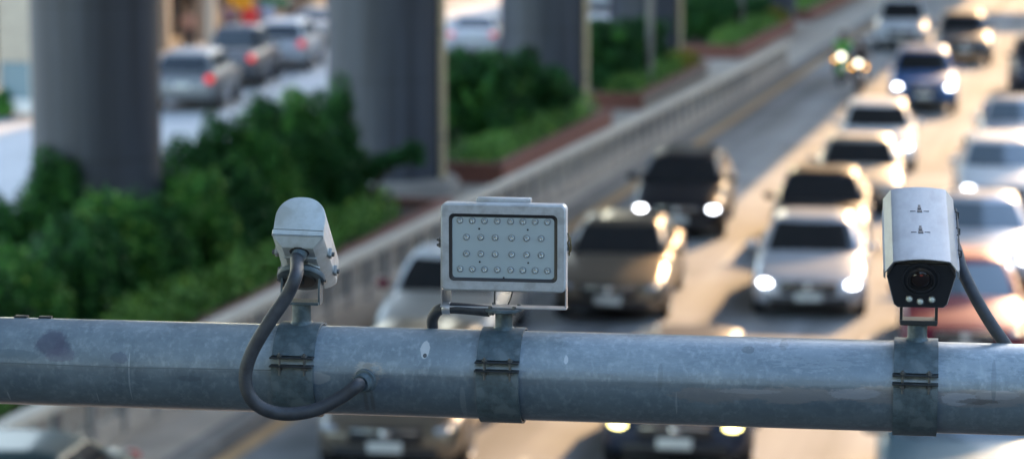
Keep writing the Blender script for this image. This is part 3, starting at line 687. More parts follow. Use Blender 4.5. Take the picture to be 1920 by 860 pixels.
board(449, 95.5, 1.0, .8, 1.3, (.75,.36,.01), 'plain yellow board on legs outside the shops')
board(470, 91, .55, 1.5, .1, (.6,.02,.02), 'tall narrow red board beside the white SUV')
board(497, 97.5, .7, .7, .6, (.35,.5,.7), 'pale blue board on legs near the red one')
board(515, 98.5, 1.2, .35, 1.2, (.03,.18,.09), 'dark green low board beyond the pale blue one')
board(905, 128, 1.4, .7, .5, (.08,.1,.3), 'dark blue board above the white sedan')
for px, D, sc, tc_, lb in ((432,94,(.2,.13,.22),(.05,.05,.07),'person in a mauve top walking past the shops'), (356,90,(.4,.2,.15),(.05,.04,.04),'person in a salmon shirt by the dark shopfront'),
                           (480,96.5,(.1,.12,.3),(.08,.07,.06),'person in a dark blue shirt near the boards'), (545,100.5,(.45,.42,.38),(.1,.09,.1),'person in a pale shirt beyond the white SUV')):
    person(ground(px,D,.14), RNG.uniform(-.6,.6), lb, cloth(lb[12:18].strip().replace(' ','_'), sc), cloth('legs'+lb[12:18].strip().replace(' ','_'), tc_), group='people outside the shops')
# pale lamp post and guard booth
t_ = empty('lamp_post', ground(395, 86, .14), 0, 'pale round post standing at the service road behind the parked cars', 'post')
MB().lathe([(.16,0),(.14,.3),(.12,7.5)], 16).build('shaft', M_rail, t_); MB().lathe([(.26,0),(.26,.08)], 16).build('base_plate', M_railpost, t_)
t_ = empty('guard_booth', ground(33, 72, .14), -RA, 'beige booth with bluish glass beside the wide dark pillar', 'booth')
MB().box((0,.5,2.3), (.95,1.2,1.8), .03).build('upper_wall', M_beige, t_, smooth=0)
MB().box((0,.5,.9), (.9,1.1,1.1), .02).build('window', mat('booth_glass', (.16,.24,.27), .1, var=0), t_, smooth=0)
MB().box((0,.5,.2), (1.05,1.3,.4), .02).build('base', mat('booth_base', (.6,.6,.58), .7), t_, smooth=0)
for x in (-.46,.46): MB().box((x,-.06,.9), (.07,.07,1.1)).build('frame', M_rail, t_, smooth=0)
shrub(6, 72, .55, .7, 'little green shrub beside the beige booth', M_leaf_m, n=900, z0=.14, group=None)

# ------------------------------------------------------------------ the gantry pipe and its devices
RP = .0988
pA, pB = ray(0, 674.5, 6.075), ray(1920, 730.5, 5.75)
pB.z = pA.z = (pA.z+pB.z)/2
ax = (pB-pA).normalized(); YAW = math.atan2(ax.y, ax.x)
def on_pipe(px):                              # point of the pipe's axis in photo column px
    lo, hi = -.3, 1.3
    for _ in range(50):
        m_ = (lo+hi)/2; q = pA.lerp(pB, m_); D = q.y*cp + (H-q.z)*sp; x = 960 + F*q.x/D
        if x < px: lo = m_
        else: hi = m_
    return pA.lerp(pB, lo)
O = on_pipe(945)
def loc_of(px, py):                           # pipe-local (x, z) of a photo pixel on the front of the pipe
    q = on_pipe(px); D = q.y*cp + (H-q.z)*sp
    yc = 430 + F*((H-q.z)*cp - q.y*sp)/D
    return ((q-O).dot(ax), (yc-py)*D/F*1.0)

m, t, b = new_mat('pipe_steel')
b.inputs['Metallic'].default_value = .15; b.inputs['Coat Weight'].default_value = .5; b.inputs['Coat Roughness'].default_value = .26
tc = N(t,'ShaderNodeTexCoord'); sep = N(t,'ShaderNodeSeparateXYZ'); t.links.new(tc.outputs['Object'], sep.inputs[0])
def noise(scale, detail=6, stretch=(1,1,1), rough=.6):
    mp = N(t,'ShaderNodeMapping'); mp.inputs['Scale'].default_value = stretch; t.links.new(tc.outputs['Object'], mp.inputs[0])
    n = N(t,'ShaderNodeTexNoise'); n.inputs['Scale'].default_value = scale; n.inputs['Detail'].default_value = detail; n.inputs['Roughness'].default_value = rough
    t.links.new(mp.outputs[0], n.inputs['Vector']); return n.outputs[0]
def ramp(src, a, c, ca=(0,0,0,1), cb=(1,1,1,1)):
    r = N(t,'ShaderNodeValToRGB'); r.color_ramp.elements[0].position = a; r.color_ramp.elements[1].position = c
    r.color_ramp.elements[0].color = ca; r.color_ramp.elements[1].color = cb; t.links.new(src, r.inputs[0]); return r.outputs[0]
def math_(op, a, c=None, v=None):
    n = N(t,'ShaderNodeMath', operation=op); t.links.new(a, n.inputs[0])
    if c is not None: t.links.new(c, n.inputs[1])
    if v is not None: n.inputs[1].default_value = v
    return n.outputs[0]
def mix(fac, A, col, k=1.):
    mx = N(t,'ShaderNodeMix', data_type='RGBA')
    if k != 1.: fac = math_('MULTIPLY', fac, v=k)
    t.links.new(fac, mx.inputs['Factor']); t.links.new(A, mx.inputs['A']); mx.inputs['B'].default_value = (*col,1); return mx.outputs['Result']
col = ramp(noise(9, 10, (1,1,1.3), rough=.72), .3, .72, (.12,.16,.19,1), (.23,.285,.32,1))
col = mix(ramp(noise(70, 3, (1,1,.7)), .5, .72), col, (.36,.42,.45), .45)
col = mix(ramp(noise(2.2, 8, (1,1,2)), .52, .66), col, (.09,.13,.165), .5)
n_edge = noise(34, 9, rough=.8); n_rag = noise(14, 8, (1,1,3), rough=.75)
front = math_('LESS_THAN', sep.outputs['Y'], v=0.)
def spot(px, py, rx, ry, colr, k, nz=n_edge, amp=.9, hard=.12):
    global col
    cx, cz = loc_of(px, py); s = .00118
    dx = math_('MULTIPLY', math_('ADD', sep.outputs['X'], v=-cx), v=1/(rx*s)); dz = math_('MULTIPLY', math_('ADD', sep.outputs['Z'], v=-cz), v=1/(ry*s))
    d = math_('SQRT', math_('ADD', math_('MULTIPLY', dx, dx), math_('MULTIPLY', dz, dz)))
    d = math_('ADD', d, math_('MULTIPLY', math_('ADD', nz, v=-.5), v=amp*2))
    msk = math_('MULTIPLY', ramp(d, 1-hard, 1.0, (1,1,1,1), (0,0,0,1)), front)
    col = mix(msk, col, colr, k)
n_st = noise(24, 9, rough=.75)
spot(118,630,34,25,(.075,.08,.12),.75,n_st,.7,.3); spot(140,640,22,18,(.08,.085,.125),.6,n_st,.8,.4); spot(138,650,30,14,(.12,.12,.17),.5); spot(247,655,16,11,(.10,.12,.17),.6)
spot(40,650,60,10,(.10,.14,.17),.6,n_rag,1.6); spot(375,693,25,6,(.10,.13,.16),.5)
spot(614,692,26,12,(.42,.43,.42),.6,amp=.6); spot(572,717,18,10,(.40,.43,.44),.6,amp=.9)
spot(702,690,30,26,(.34,.33,.30),.7,n_rag,1.4); spot(705,688,16,22,(.16,.15,.13),.5,n_rag,1.2)
spot(808,643,9,15,(.5,.52,.52),.8,amp=.7); spot(809,652,4,4,(.03,.03,.03),.9,amp=.3)
spot(1070,660,4,7,(.5,.53,.55),.7)
n_band = noise(9, 9, (1,1,3.5), rough=.8)
spot(1350,724,85,16,(.27,.255,.25),.7,n_band,1.3,.2); spot(1500,724,120,17,(.30,.29,.29),.75,n_band,1.3,.2); spot(1640,724,70,18,(.28,.27,.265),.75,n_band,1.3,.2); spot(1830,730,130,19,(.28,.265,.26),.75,n_band,1.3,.2)
spot(1600,720,50,11,(.40,.42,.46),.6,n_band,1.5); spot(1790,730,35,14,(.42,.44,.48),.7,n_band,1.2); spot(1410,716,60,5,(.42,.42,.43),.5,n_band,1.6); spot(1870,722,35,9,(.4,.41,.43),.5,n_band,1.5)
spot(1835,735,50,5,(.09,.08,.075),.6,n_rag,1.8); spot(1470,640,8,8,(.07,.09,.1),.6,amp=1.3); spot(1405,645,14,5,(.07,.09,.1),.6,n_rag,1.6)
n_scr = noise(120, 4, (.35,1,1.6), rough=.7)
spot(1525,655,70,22,(.34,.39,.42),.22,n_scr,2.6); spot(1830,672,90,16,(.36,.41,.44),.28,n_scr,2.6); spot(560,640,70,22,(.3,.35,.38),.2,n_scr,2.4); spot(1220,650,120,20,(.3,.35,.38),.2,n_scr,2.6)
for qx in (520,531,548,583,905,925,962,1684,1700,1738): spot(qx, 745+RNG.uniform(-8,12), 4, RNG.uniform(22,48), (.30,.33,.34), .35, n_rag, 1.2, .5)
for qx in (700,712): spot(qx, 735, 5, 34, (.10,.085,.07), .5, n_rag, 1.0, .5)
spot(265,690,1.6,50,(.40,.45,.48),.6,amp=.3); spot(201,733,1.5,12,(.40,.45,.48),.6,amp=.3); spot(35,730,2,10,(.4,.44,.47),.8,amp=.3)
spot(1275,740,2,22,(.36,.4,.43),.6,amp=.4); spot(880,740,6,40,(.3,.34,.36),.5,amp=.8); spot(1860,700,5,40,(.12,.15,.18),.5,amp=.5); spot(1245,690,5,26,(.12,.15,.17),.4,amp=.5)
# rusty speckle along the underside
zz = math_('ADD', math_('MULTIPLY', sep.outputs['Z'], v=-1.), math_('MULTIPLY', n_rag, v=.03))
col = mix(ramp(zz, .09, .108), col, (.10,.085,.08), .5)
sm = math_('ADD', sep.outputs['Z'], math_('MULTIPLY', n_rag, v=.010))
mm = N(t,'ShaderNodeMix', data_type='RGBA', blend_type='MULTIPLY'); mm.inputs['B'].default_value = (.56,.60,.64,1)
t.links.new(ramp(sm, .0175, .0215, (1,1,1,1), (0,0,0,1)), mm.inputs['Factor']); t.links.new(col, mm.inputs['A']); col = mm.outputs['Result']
t.links.new(col, b.inputs['Base Color'])
t.links.new(ramp(noise(18,5), .3, .7, (.30,.30,.30,1), (.48,.48,.48,1)), b.inputs['Roughness'])
bp = N(t,'ShaderNodeBump'); bp.inputs['Strength'].default_value = .5; bp.inputs['Distance'].default_value = .002
t.links.new(noise(60,5,(.35,1,1)), bp.inputs['Height']); t.links.new(bp.outputs[0], b.inputs['Normal'])
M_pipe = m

tp = empty('gantry_pipe', O, YAW, 'thick blue-grey galvanised pipe crossing the whole view, stained and patched', 'gantry pipe')
MX = Matrix.Rotation(rad(90), 4, 'Y')
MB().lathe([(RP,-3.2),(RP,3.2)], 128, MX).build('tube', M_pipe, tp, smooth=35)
sx = [ -1.6+.05*i for i in range(80)]
MB().tube([(x, -RP*math.cos(rad(8))+.0006, RP*math.sin(rad(8)) + .0012*math.sin(x*9)) for x in sx if x < -.46 ], .0013, 6).build('weld_seam', mat('seam', (.1,.125,.14), .6), tp)
gx, gz = loc_of(700, 697); gang = math.asin(gz/RP)
gp = Vector((gx, -RP*math.cos(gang), gz)); gn = Vector((-.25, -.85, -.12)).normalized()
Mg = Matrix.Translation(gp - gn*.004) @ gn.to_track_quat('Z','Y').to_matrix().to_4x4()
M_steel = mat('bracket_steel', (.055,.083,.098), .5, .1, var=.3, scale=70, bump=.35, bscale=500, dirt=(.115,.15,.17))
M_dark = mat('dark_steel', (.03,.036,.04), .5, .5, var=.3, scale=20)
M_bolt = mat('bolt', (.13,.14,.145), .35, .8, var=.3, scale=60)
M_cable = mat('cable_rubber', (.021,.025,.032), .55, var=.35, scale=70, bump=.35, bscale=500, dirt=(.034,.038,.045))
MB().lathe([(.027,0),(.026,.006),(.021,.008),(.021,.02),(.018,.024)], 28, Mg).build('cable_gland', M_steel, tp)
# odds and ends on the pipe top, far end
MB().box((loc_of(40,600)[0], .01, RP+.002), (.03,.02,.004), .001).box((loc_of(85,600)[0], .01, RP+.002), (.03,.015,.004), .001).build('clip', M_dark, tp)

def clamp(root, zf, dust):
    """steel strap round the pipe, split at the front where two flanges are bolted"""
    r0, r1, hwid = RP+.0028, RP+.0072, .047
    n = 72; a_gap = math.asin(zf/RP); gap = .010/RP
    for part, (a0, a1) in (('upper', (math.pi - a_gap - gap, math.pi*0 - math.pi*0)), ('lower', (0,0))):
        if part == 'upper': A0, A1 = math.pi - (a_gap+gap), -rad(2)
        else: A0, A1 = math.pi - (a_gap-gap), 2*math.pi - rad(3)
        # angle measured so that y = cos(A)*r, z = sin(A)*r ; A = pi is the side facing the lens
        vs = []; fs = []; k = 48
        for i in range(k+1):
            A = A0 + (A1-A0)*i/k
            for (x, r) in ((-hwid,r0),(-hwid,r1),(hwid,r1),(hwid,r0)): vs.append((x, math.cos(A)*r, math.sin(A)*r))
        for i in range(k):
            for q in range(4): fs.append((i*4+q, i*4+(q+1)%4, (i+1)*4+(q+1)%4, (i+1)*4+q))
        fs += [(3,2,1,0), (k*4,k*4+1,k*4+2,k*4+3)]
        st = MB().add(vs, fs).build('clamp_band', M_steel, root, smooth=35)
        zc = zf + (.0088 if part == 'upper' else -.0088)
        yc = -math.sqrt(RP**2 - zc**2)
        MB().box((-.001, yc-.010, zc), (.097,.024,.0036), .0008).build('flange', M_dark, st, smooth=0)
    yb = -math.sqrt(RP**2 - zf**2) - .013
    for x in (-.028, .028):
        bt_ = MB().lathe([(.0028,-.030),(.0028,.020)], 12, Matrix.Translation((x,yb,zf))).build('clamp_bolt', M_bolt, root)
        MB().lathe([(.0062,-.018),(.0062,-.0125)], 6, Matrix.Translation((x,yb,zf))).build('nut', M_bolt, bt_, smooth=0)
        MB().lathe([(.0062,.0115),(.0062,.0165)], 6, Matrix.Translation((x,yb,zf))).build('bolt_head', M_bolt, bt_, smooth=0)

M_post = mat('post_paint', (.035,.06,.072), .5, .1, var=.3, scale=90, dirt=(.09,.13,.15))
def post(root, r, z0, z1, x=0):
    MB().lathe([(r+.006,z0),(r+.0045,z0+.004),(r+.0008,z0+.008),(r,z0+.010),(r,z1)], 36, Matrix.Translation((x,0,0))).build('post', M_post, root)

# ---- camera one: domed housing seen from behind, looking down the road
r1 = empty('surveillance_camera', on_pipe(567), YAW, 'domed pale grey camera housing seen from behind, thick cable looping under the pipe', 'surveillance camera')
clamp(r1, .036, 0)
post(r1, .0215, RP+.002, .150)
MB().box((0,0,.152), (.086,.05,.006), .001).build('bracket_base', M_steel, r1, smooth=0)
FD = Vector((-.04, .80, -.585)).normalized(); UP = Vector((0, .585, .81)); UP = (UP - FD*UP.dot(FD)).normalized(); RT = FD.cross(UP).normalized()
for sx_ in (-.0425, .0425):
    MB().prism([(-.014,.149),(.014,.149),(.018,.175),(.016,.215),(-.008,.215),(-.014,.18)], sx_-.002, sx_+.002, axis='x').build('bracket_arm', M_steel, r1, smooth=0)
    MB().lathe([(.006,0),(.006,.006),(.003,.006),(.003,.010)], 6, Matrix.Translation((sx_*1.03+(.002 if sx_>0 else -.002),.005,.2)) @ Matrix.Rotation(rad(90 if sx_>0 else -90),4,'Y')).build('bracket_bolt', M_bolt, r1, smooth=0)
DC = Vector((0.0,.0,.208)); HS = Vector((.006,0,0))
def frame_m(o, x, y, z): return Matrix(((x.x,y.x,z.x,o.x),(x.y,y.y,z.y,o.y),(x.z,y.z,z.z,o.z),(0,0,0,1)))
Md = frame_m(DC, RT, FD, UP)
MB().lathe([(.052,-.006),(.054,-.003),(.054,.004),(.05,.008)], 40, Md).build('swivel_disc', M_steel, r1)
MB().lathe([(.032,-.010),(.034,-.0062)], 32, Md).lathe([(.008,-.018),(.008,-.010)], 6, Md).build('swivel_hub', M_dark, r1)
# housing in its own frame: x right, y forward (away), z up; origin on the seam plane above the disc
LH = .205; Mh = frame_m(DC + HS + UP*.052 - FD*.022, RT, FD, UP)
M_house = mat('housing_paint', (.40,.44,.45), .38, .0, var=.08, scale=70, bump=.15, bscale=700, dirt=(.31,.33,.32), coat=.15)
M_house2 = mat('housing_under', (.27,.29,.29), .45, .0, var=.1, scale=9, dirt=(.22,.22,.2))
def loft(rings, caps=True):
    n = len(rings[0]); vs = [p for r in rings for p in r]; fs = []
    for i in range(len(rings)-1):
        for k in range(n): fs.append((i*n+k, i*n+(k+1)%n, (i+1)*n+(k+1)%n, (i+1)*n+k))
    if caps: fs += [tuple(reversed(range(n))), tuple((len(rings)-1)*n+k for k in range(n))]
    return vs, fs
def dome(sc, y, zoff=0):
    hw_, hh_ = .0565*sc, .083*sc; pts = [(-hw_, y, zoff), (-hw_*1.0, y, hh_*.25)]
    for k in range(0, 25):
        a = math.pi - math.pi*k/24; pts.append((hw_*math.copysign(abs(math.cos(a))**.85, math.cos(a)), y, hh_*.30 + hh_*.70*math.sin(a)**.92 if math.sin(a) > 0 else hh_*.30))
    pts += [(hw_, y, hh_*.25), (hw_, y, zoff)]
    return pts
vs, fs = loft([dome(.93,-.107), dome(.985,-.105), dome(1,-.1), dome(1,.114), dome(.97,.12)])
MB().add(vs, fs, Mh).build('housing_lid', M_house, r1, smooth=40)
def tray(sc, y, d=1.):
    zb_ = -.016 - .020*d; xb = .0575 - .021*d; xm = .0575 - .0035*d
    return [(x*sc, y, z) for x, z in ((-.0575,-.0025),(-.0575,-.014),(-xm,-.016-.004*d),(-xb-.002,zb_+.003),(-xb+.002,zb_),(xb-.002,zb_),(xb+.002,zb_+.003),(xm,-.016-.004*d),(.0575,-.014),(.0575,-.0025))]
vs, fs = loft([tray(.97,-.108,.02), tray(1,-.1055,.06), tray(1,-.092,.9), tray(1,-.088,1.), tray(1,.108), tray(.98,.118,.5)])
MB().add(vs, fs, Mh).build('housing_tray', M_house, r1, smooth=25)
MB().box((0,.006,-.001), (.109,.212,.004), 0, Mh).build('seal', M_black, r1, smooth=0)
# mounting plate with an X-shaped pressing under the tray
MB().prism([(-.037,-.046),(.037,-.046),(.012,-.022),(.037,.0),(-.037,.0),(-.012,-.022)], -.0395, -.0358, Mh, 'z').build('mounting_plate', M_house, r1, smooth=0)
bs = MB()
for x in (-.012,.012): bs.lathe([(.0045,0),(.0045,.004),(.0025,.004)], 12, Mh @ Matrix.Translation((x,-.036,-.0395)) @ Matrix.Rotation(math.pi,4,'X'))
bs.build('screw', M_bolt, r1)
# side latches
for sg in (1,-1):
    for y in (-.018, .066):
        la = MB().box((sg*.0600,y,-.010), (.008,.017,.02), .002, Mh).build('latch', M_house2, r1)
        MB().lathe([(.0055,0),(.0055,.006),(.003,.007)], 10, Mh @ Matrix.Translation((sg*.0635,y,-.012)) @ Matrix.Rotation(rad(90)*sg,4,'Y')).build('latch_screw', M_bolt, la)
# recess and gland on the back of the tray
Mb0 = Mh @ Matrix.Translation((.001,-.068,-.0362)) @ Matrix.Rotation(rad(180),4,'X')
Mb = Mh @ Matrix.Translation((.003,-.068,-.0362)) @ Vector((-.12,-.45,-.9)).to_track_quat('Z','Y').to_matrix().to_4x4()
MB().lathe([(.023,-.001),(.021,.0015),(.0,.0016)], 32, Mb0).build('cable_recess', M_black, r1)
MB().lathe([(.0165,-.004),(.0165,.014),(.0135,.019)], 28, Mb).build('cable_gland', M_steel, r1)
def W2L(root, p): return Matrix.Rotation(-YAW,4,'Z') @ (Vector(p) - root.location)
gl = (Mb @ Vector((0,0,.012)))
def pxl(root, px, py, D): return W2L(root, ray(px, py, D))
path = [gl, Mb @ Vector((0,0,.026))]
for (px,py,D) in ((555,516,5.75),(537,556,5.745),(506,602,5.74),(475,654,5.745),(461,695,5.75),(463,729,5.755),(479,756,5.76),(511,772,5.77),(551,775,5.775),(596,766,5.78),(640,744,5.785),(670,722,5.79)): path.append(pxl(r1,px,py,D))
gend = W2L(r1, tp.matrix_basis @ (gp + gn*.012)); path.append(gend + Vector((-.008,-.006,-.003))); path.append(gend)
MB().tube(catmull(path, 8), .0148, 20).build('cable', M_cable, r1, smooth=60)

# ---- floodlight
r2 = empty('led_floodlight', on_pipe(945), YAW, 'square-faced floodlight with rows of round lenses on a U bracket', 'floodlight')
clamp(r2, .038, 0)
post(r2, .0195, RP+.002, .143)
MB().lathe([(.040,.143),(.043,.145),(.043,.149),(.041,.151)], 40).build('swivel_disc', M_steel, r2)
sbm = MB()
for a in (20,140,215,320): sbm.lathe([(.0045,.138),(.0045,.157),(.003,.158)], 8, Matrix.Translation((.034*math.cos(rad(a)),.034*math.sin(rad(a)),0)))
sbm.build('disc_bolts', M_bolt, r2)
M_alu = mat('bare_aluminium', (.45,.46,.48), .35, .7, var=.12, scale=20)
MB().box((0,.0,.153), (.281,.034,.0035), .0008).build('bracket_bar', M_alu, r2, smooth=0)
for sg in (1,-1):
    MB().prism([(-.009,.1548),(.009,.1548),(.009,.215),(.009,.305),(-.007,.305),(-.009,.215)], sg*.1385-.0017, sg*.1385+.0017, axis='x').build('bracket_arm', M_alu, r2, smooth=0)
PZ = .290; PY = -.012
def rr(hw_, hh_, r, y, n=6):
    pts = []
    for cx, cz, a0 in ((hw_-r,hh_-r,0),(-hw_+r,hh_-r,90),(-hw_+r,-hh_+r,180),(hw_-r,-hh_+r,270)):
        for k in range(n+1): a = rad(a0+90*k/n); pts.append((cx+r*math.cos(a), y, cz+r*math.sin(a)))
    return pts
Mp = Matrix.Translation((.004,PY,PZ))
M_frame = mat('flood_frame', (.37,.39,.41), .45, .1, var=.1, scale=80, bump=.2, bscale=800, dirt=(.27,.28,.28))
vs, fs = loft([rr(.1185,.073,.010,-.0265), rr(.120,.0745,.011,-.0300), rr(.1345,.093,.010,-.0300), rr(.138,.0965,.012,-.0265), rr(.138,.0965,.012,.006), rr(.130,.088,.012,.026), rr(.120,.078,.012,.030)], False)
k_ = len(rr(1,1,.1,0)); fs.append(tuple(6*k_+i for i in range(k_)))
MB().add(vs, fs, Mp).build('housing', M_frame, r2, smooth=40)
vs, fs = loft([rr(.1205,.0750,.011,-.0297), rr(.1145,.0690,.009,-.0290), rr(.1128,.0673,.008,-.0275), rr(.1125,.0670,.008,-.0262)], False)
MB().add(vs, fs, Mp).build('gasket', M_black, r2, smooth=40)
M_lensplate = mat('lens_plate', (.33,.40,.425), .25, 0, var=.04, scale=5, coat=.6)
vs, fs = loft([rr(.1150,.0695,.008,-.0265), rr(.1150,.0695,.008,-.024)])
pl = MB().add(vs, fs, Mp).build('lens_plate', M_lensplate, r2, smooth=30)
fin = MB().box((.0,.004,PZ+.0995), (.120,.028,.011), .002)
fin.build('top_plate', M_frame, r2, smooth=30)
fb = MB()
for i in range(15): fb.box((-.105+.015*i, PY+.04, PZ), (.003,.025,.15))
fb.build('cooling_fins', M_frame, r2, smooth=0)
M_lens = mat('lens_clear', (.44,.50,.52), .2, .45, var=0, coat=1); M_ring = mat('lens_ring', (.22,.27,.29), .15, .2, var=0, coat=.8); M_chip = mat('lens_chip', (.75,.74,.68), .2, .5, var=0)
def lens(px, py):
    x = (px-947)*.001178; z = (463-py)*.001178
    z += (px-947)*.0000255*1.0*.0 + 0
    Ml = Mp @ Matrix.Translation((x,-.0262,z)) @ Matrix.Rotation(rad(90),4,'X') @ Matrix.Diagonal((.86,.86,.86,1))
    l = MB().lathe([(.0082,.0002),(.0078,.0012),(.0070,.0003),(.004,.0004)], 24, Ml, cap=False).build('lens', M_ring, r2)
    MB().lathe([(.0092,0),(.0092,.0014),(.0082,.0014),(.0082,0)], 24, Ml, cap=False).build('rim', M_lens, l)
    MB().lathe([(.0064,.0006),(.0060,.0028),(.0045,.0046),(.0030,.0040),(.0024,.0022),(0,.0020)], 24, Ml).build('lens_dome', M_lens, l)
    MB().lathe([(.0020,.0021),(.0016,.0034),(0,.0038)], 12, Ml).build('chip', M_chip, l)
for yy, xs in ((413,(866,889,912,936,961,984,1007,1030)),(444,(878,905,932,963,991,1018)),(475,(878,905,932,963,991,1018)),(504,(866,889,912,936,961,984,1007,1030))):
    for x in xs: lens(x, yy)
ss = MB()
for x, y in ((902,428),(993,428),(903,490),(994,490),(948,519)):
    ss.lathe([(.0022,0),(.0022,.0012),(0,.0015)], 10, Mp @ Matrix.Translation(((x-947)*.001178,-.0262,(463-y)*.001178)) @ Matrix.Rotation(rad(90),4,'X'))
ss.build('plate_screws', M_dark, r2)
for sg in (1,-1):
    for z in ((.288,.300) if sg < 0 else (.286,.296)):
        MB().lathe([(.0055,0),(.0055,.005),(.003,.006),(.003,.009)], 6, Matrix.Translation((sg*.140,-.004,z)) @ Matrix.Rotation(rad(90)*sg,4,'Y')).build('pivot_bolt', M_bolt, r2, smooth=0)
MB().tube(catmull([(.143,-.01,.322),(.146,-.012,.308),(.143,-.014,.300),(.147,-.012,.288),(.146,-.010,.272)],5), .0016, 8).tube(catmull([(.148,-.01,.312),(.149,-.012,.3),(.150,-.01,.285),(.144,-.01,.276)],5), .0018, 8).build('retaining_clip', mat('old_brass', (.18,.14,.07), .4, .7), r2)
# conduit feeding it, with its metal sleeve clip
cpth = [(-.165,.03,RP-.01),(-.163,.018,.118),(-.148,.004,.140),(-.125,-.004,.1475),(-.09,-.006,.1475),(-.03,-.006,.143)]
MB().tube(catmull(cpth,8), .0125, 20).build('conduit', M_cable, r2, smooth=60)
MB().lathe([(.0135,-.009),(.0140,-.008),(.0140,.008),(.0135,.009)], 28, Matrix.Translation((-.128,-.004,.1472)) @ Matrix.Rotation(rad(90),4,'Y')).box((-.128,.004,.1725),(.018,.003,.03),.0008).build('conduit_clip', M_alu, r2)
MB().lathe([(.009,0),(.009,.01),(.006,.012)], 6, Matrix.Translation((-.032,-.006,.143)) @ Matrix.Rotation(rad(90),4,'Y')).build('conduit_end', M_dark, r2, smooth=0)
MB().tube([(-.024,.02,.155),(-.0235,.02,.19)], .0018, 8).build('wire', M_black, r2); MB().tube([(.006,.02,.155),(.012,.02,.168),(.019,.02,.195)], .0018, 8).build('wire', M_black, r2)

# ---- camera two: facing the lens under a faceted steel hood
r3 = empty('traffic_camera', on_pipe(1716), YAW, 'boxy camera facing us with a faceted steel hood and three small lamps under its lens', 'traffic camera')
clamp(r3, .036, 0)
post(r3, .021, RP+.002, .143, .002)
M_hood = mat('hood_steel', (.28,.295,.315), .42, .25, var=.08, scale=60, bump=.15, bscale=700, dirt=(.22,.23,.245), stretch=(1,.3,1))
M_face = mat('camera_face', (.018,.02,.024), .28, 0, var=.2, scale=6)
F3 = Vector((math.sin(rad(1.5)),-math.cos(rad(20)),-math.sin(rad(20)))).normalized(); U3 = Vector((0,-math.sin(rad(20)),math.cos(rad(20)))); U3 = (U3-F3*U3.dot(F3)).normalized(); X3 = U3.cross(F3).normalized()*-1
if X3.x < 0: X3 = -X3
M3 = frame_m(Vector((.007,-.047,.180)), X3, F3, U3)   # x right, y towards the lens, z up; origin at the foot of the front face
MB().box((.004,0,.144), (.079,.05,.011), .0015).build('bracket_base', M_dark, r3, smooth=0)
for sg in (1,-1):
    MB().prism([(-.02,.142),(.02,.142),(.024,.19),(.018,.215),(-.018,.2),(-.02,.17)], .004+sg*.0375-.003, .004+sg*.0375+.003, axis='x').build('bracket_arm', M_dark, r3, smooth=0)
    MB().lathe([(.0055,0),(.0055,.007)], 6, Matrix.Translation((.004+sg*.0405,-.004,.183)) @ Matrix.Rotation(rad(90)*sg,4,'Y')).build('bracket_bolt', M_dark, r3, smooth=0)
face = [(-.049,0),(.049,0),(.057,.008),(.0735,.078),(.062,.1),(.056,.108),(-.056,.108),(-.062,.1),(-.0735,.078),(-.057,.008)]
MB().prism(face, -.30, -.004, M3).build('body', M_hood, r3, smooth=0, bevel=.0015)
MB().prism([(x*.97, .003+z*.97) for x,z in face], -.006, 0, M3).build('front_plate', M_face, r3, smooth=0, bevel=.001)
Mf = M3 @ Matrix.Translation((-.001,0,.072)) @ Matrix.Rotation(rad(-90),4,'X')
MB().lathe([(.040,.0005),(.040,.003),(.036,.0035),(.034,.001),(.0,.001)], 48, Mf).build('lens_surround', M_face, r3)
lb_ = MB().lathe([(.029,.001),(.030,.006),(.0275,.007),(.026,.003),(.0225,.0045),(.0215,.002),(.0,.002)], 48, Mf).build('lens_barrel', mat('lens_barrel', (.035,.035,.038), .25, .4, var=0), r3)
MB().lathe([(.0205,.0025),(.018,.0055),(.012,.008),(0,.0095)], 36, Mf).build('lens_glass', mat('lens_glass', (.015,.01,.01), .08, 0, var=0, spec=.3), lb_)
MB().box((.002,.0085,.073+.013), (.006,.001,.003), 0, M3 @ Matrix.Translation((-.002,0,0))).build('lens_glint', mat('glint_red', (.35,.06,.05), .2, .3, var=0), lb_)  # reflection in the glass modelled as a small reddish chip
for x, z in ((-.0235,.0235),(.0,.0175),(.0245,.0225)):
    Ml = M3 @ Matrix.Translation((x-.001,.0,z)) @ Matrix.Rotation(rad(-90),4,'X')
    l = MB().lathe([(.0085,0),(.0085,.002),(.007,.003),(.0065,.0015)], 24, Ml).build('infrared_lamp', mat('ir_ring', (.2,.21,.2), .2, .5, var=0), r3)
    MB().lathe([(.0066,.001),(.0055,.004),(.003,.006),(0,.0065)], 20, Ml).build('lamp_dome', mat('ir_dome', (.48,.52,.48), .12, 0, var=0, coat=1), l)
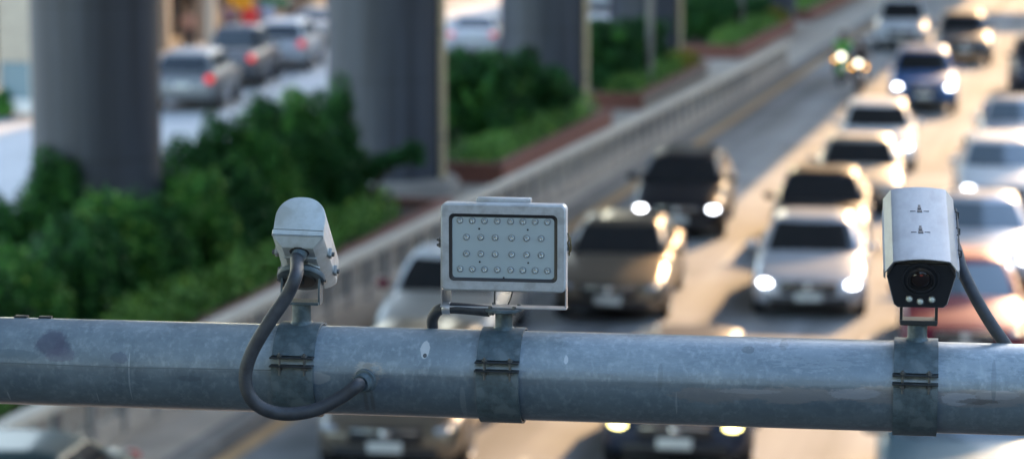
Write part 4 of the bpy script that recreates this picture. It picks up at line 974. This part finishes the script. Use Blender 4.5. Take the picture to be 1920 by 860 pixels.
# hood: faceted shell
prof = [(-.0775,.083),(-.0775,.098),(-.0605,.1225),(-.055,.1245)] + [(-.055+.11*i/8, .1245+.005*math.sin(math.pi*i/8)) for i in range(1,8)] + [(.055,.1245),(.0605,.1225),(.0775,.098),(.0775,.083)]
inner = [(x*.975, z-.0022) for x, z in prof]
vs = []; fs = []; n_ = len(prof)
for y, k0 in ((.016,0),(-.315,0)):
    vs += [(x,y - (.006*(1-(x/.0775)**2) if y>0 else 0)*-1.0*0 ,z) for x,z in prof] + [(x,y,z) for x,z in inner]
m_ = 2*n_
for i in range(n_-1):
    fs += [(i,i+1,m_+i+1,m_+i), (n_+i+1,n_+i,m_+n_+i,m_+n_+i+1), (i+1,i,n_+i,n_+i+1), (m_+i,m_+i+1,m_+n_+i+1,m_+n_+i)]
for i in (0,n_-1): fs.append((i,m_+i,m_+n_+i,n_+i))
MB().add(vs, fs, M3).build('hood', M_hood, r3, smooth=18)
# side lips the hood slides on
for sg in (1,-1):
    MB().box((sg*.0785,-.13,.088), (.003,.27,.02), .001, M3).build('side_rail', M_hood, r3, smooth=0)
# slots with cross marks in the hood
for y in (-.118,-.214):
    sl_ = MB(); zt_ = .1298
    sl_.box((.0,y,zt_), (.0055,.030,.0012), .0004, M3).box((.0005,y+.014,zt_), (.011,.010,.0014), .0004, M3).box((0,y+.001,zt_+.0005), (.008,.008,.0018), .0006, M3)
    sl_.box((-.0145,y+.013,zt_-.0004), (.012,.002,.0009), 0, M3).box((.0145,y+.013,zt_-.0004), (.012,.002,.0009), 0, M3)
    sl_.build('slot_mark', M_black, r3, smooth=0)
# hinge wire and clips on the side
hw3 = MB().tube([(.081,-.06,.1),(.083,-.1,.1),(.083,-.25,.1),(.081,-.27,.1)], .0016, 8, M3)
for y in (-.065,-.165,-.24): hw3.tube([(.079,y,.108),(.086,y-.003,.104),(.086,y+.004,.094),(.079,y+.001,.09)], .0018, 8, M3)
hw3.build('side_clip', M_dark, r3)
MB().tube(catmull([(.055,.20,.330),(.082,.13,.285),(.096,.09,.245),(.125,.06,.190),(.160,.04,.135),(.197,.03,.085)],8), .0135, 20).build('cable', M_cable, r3, smooth=60)

bpy.context.view_layer.update()
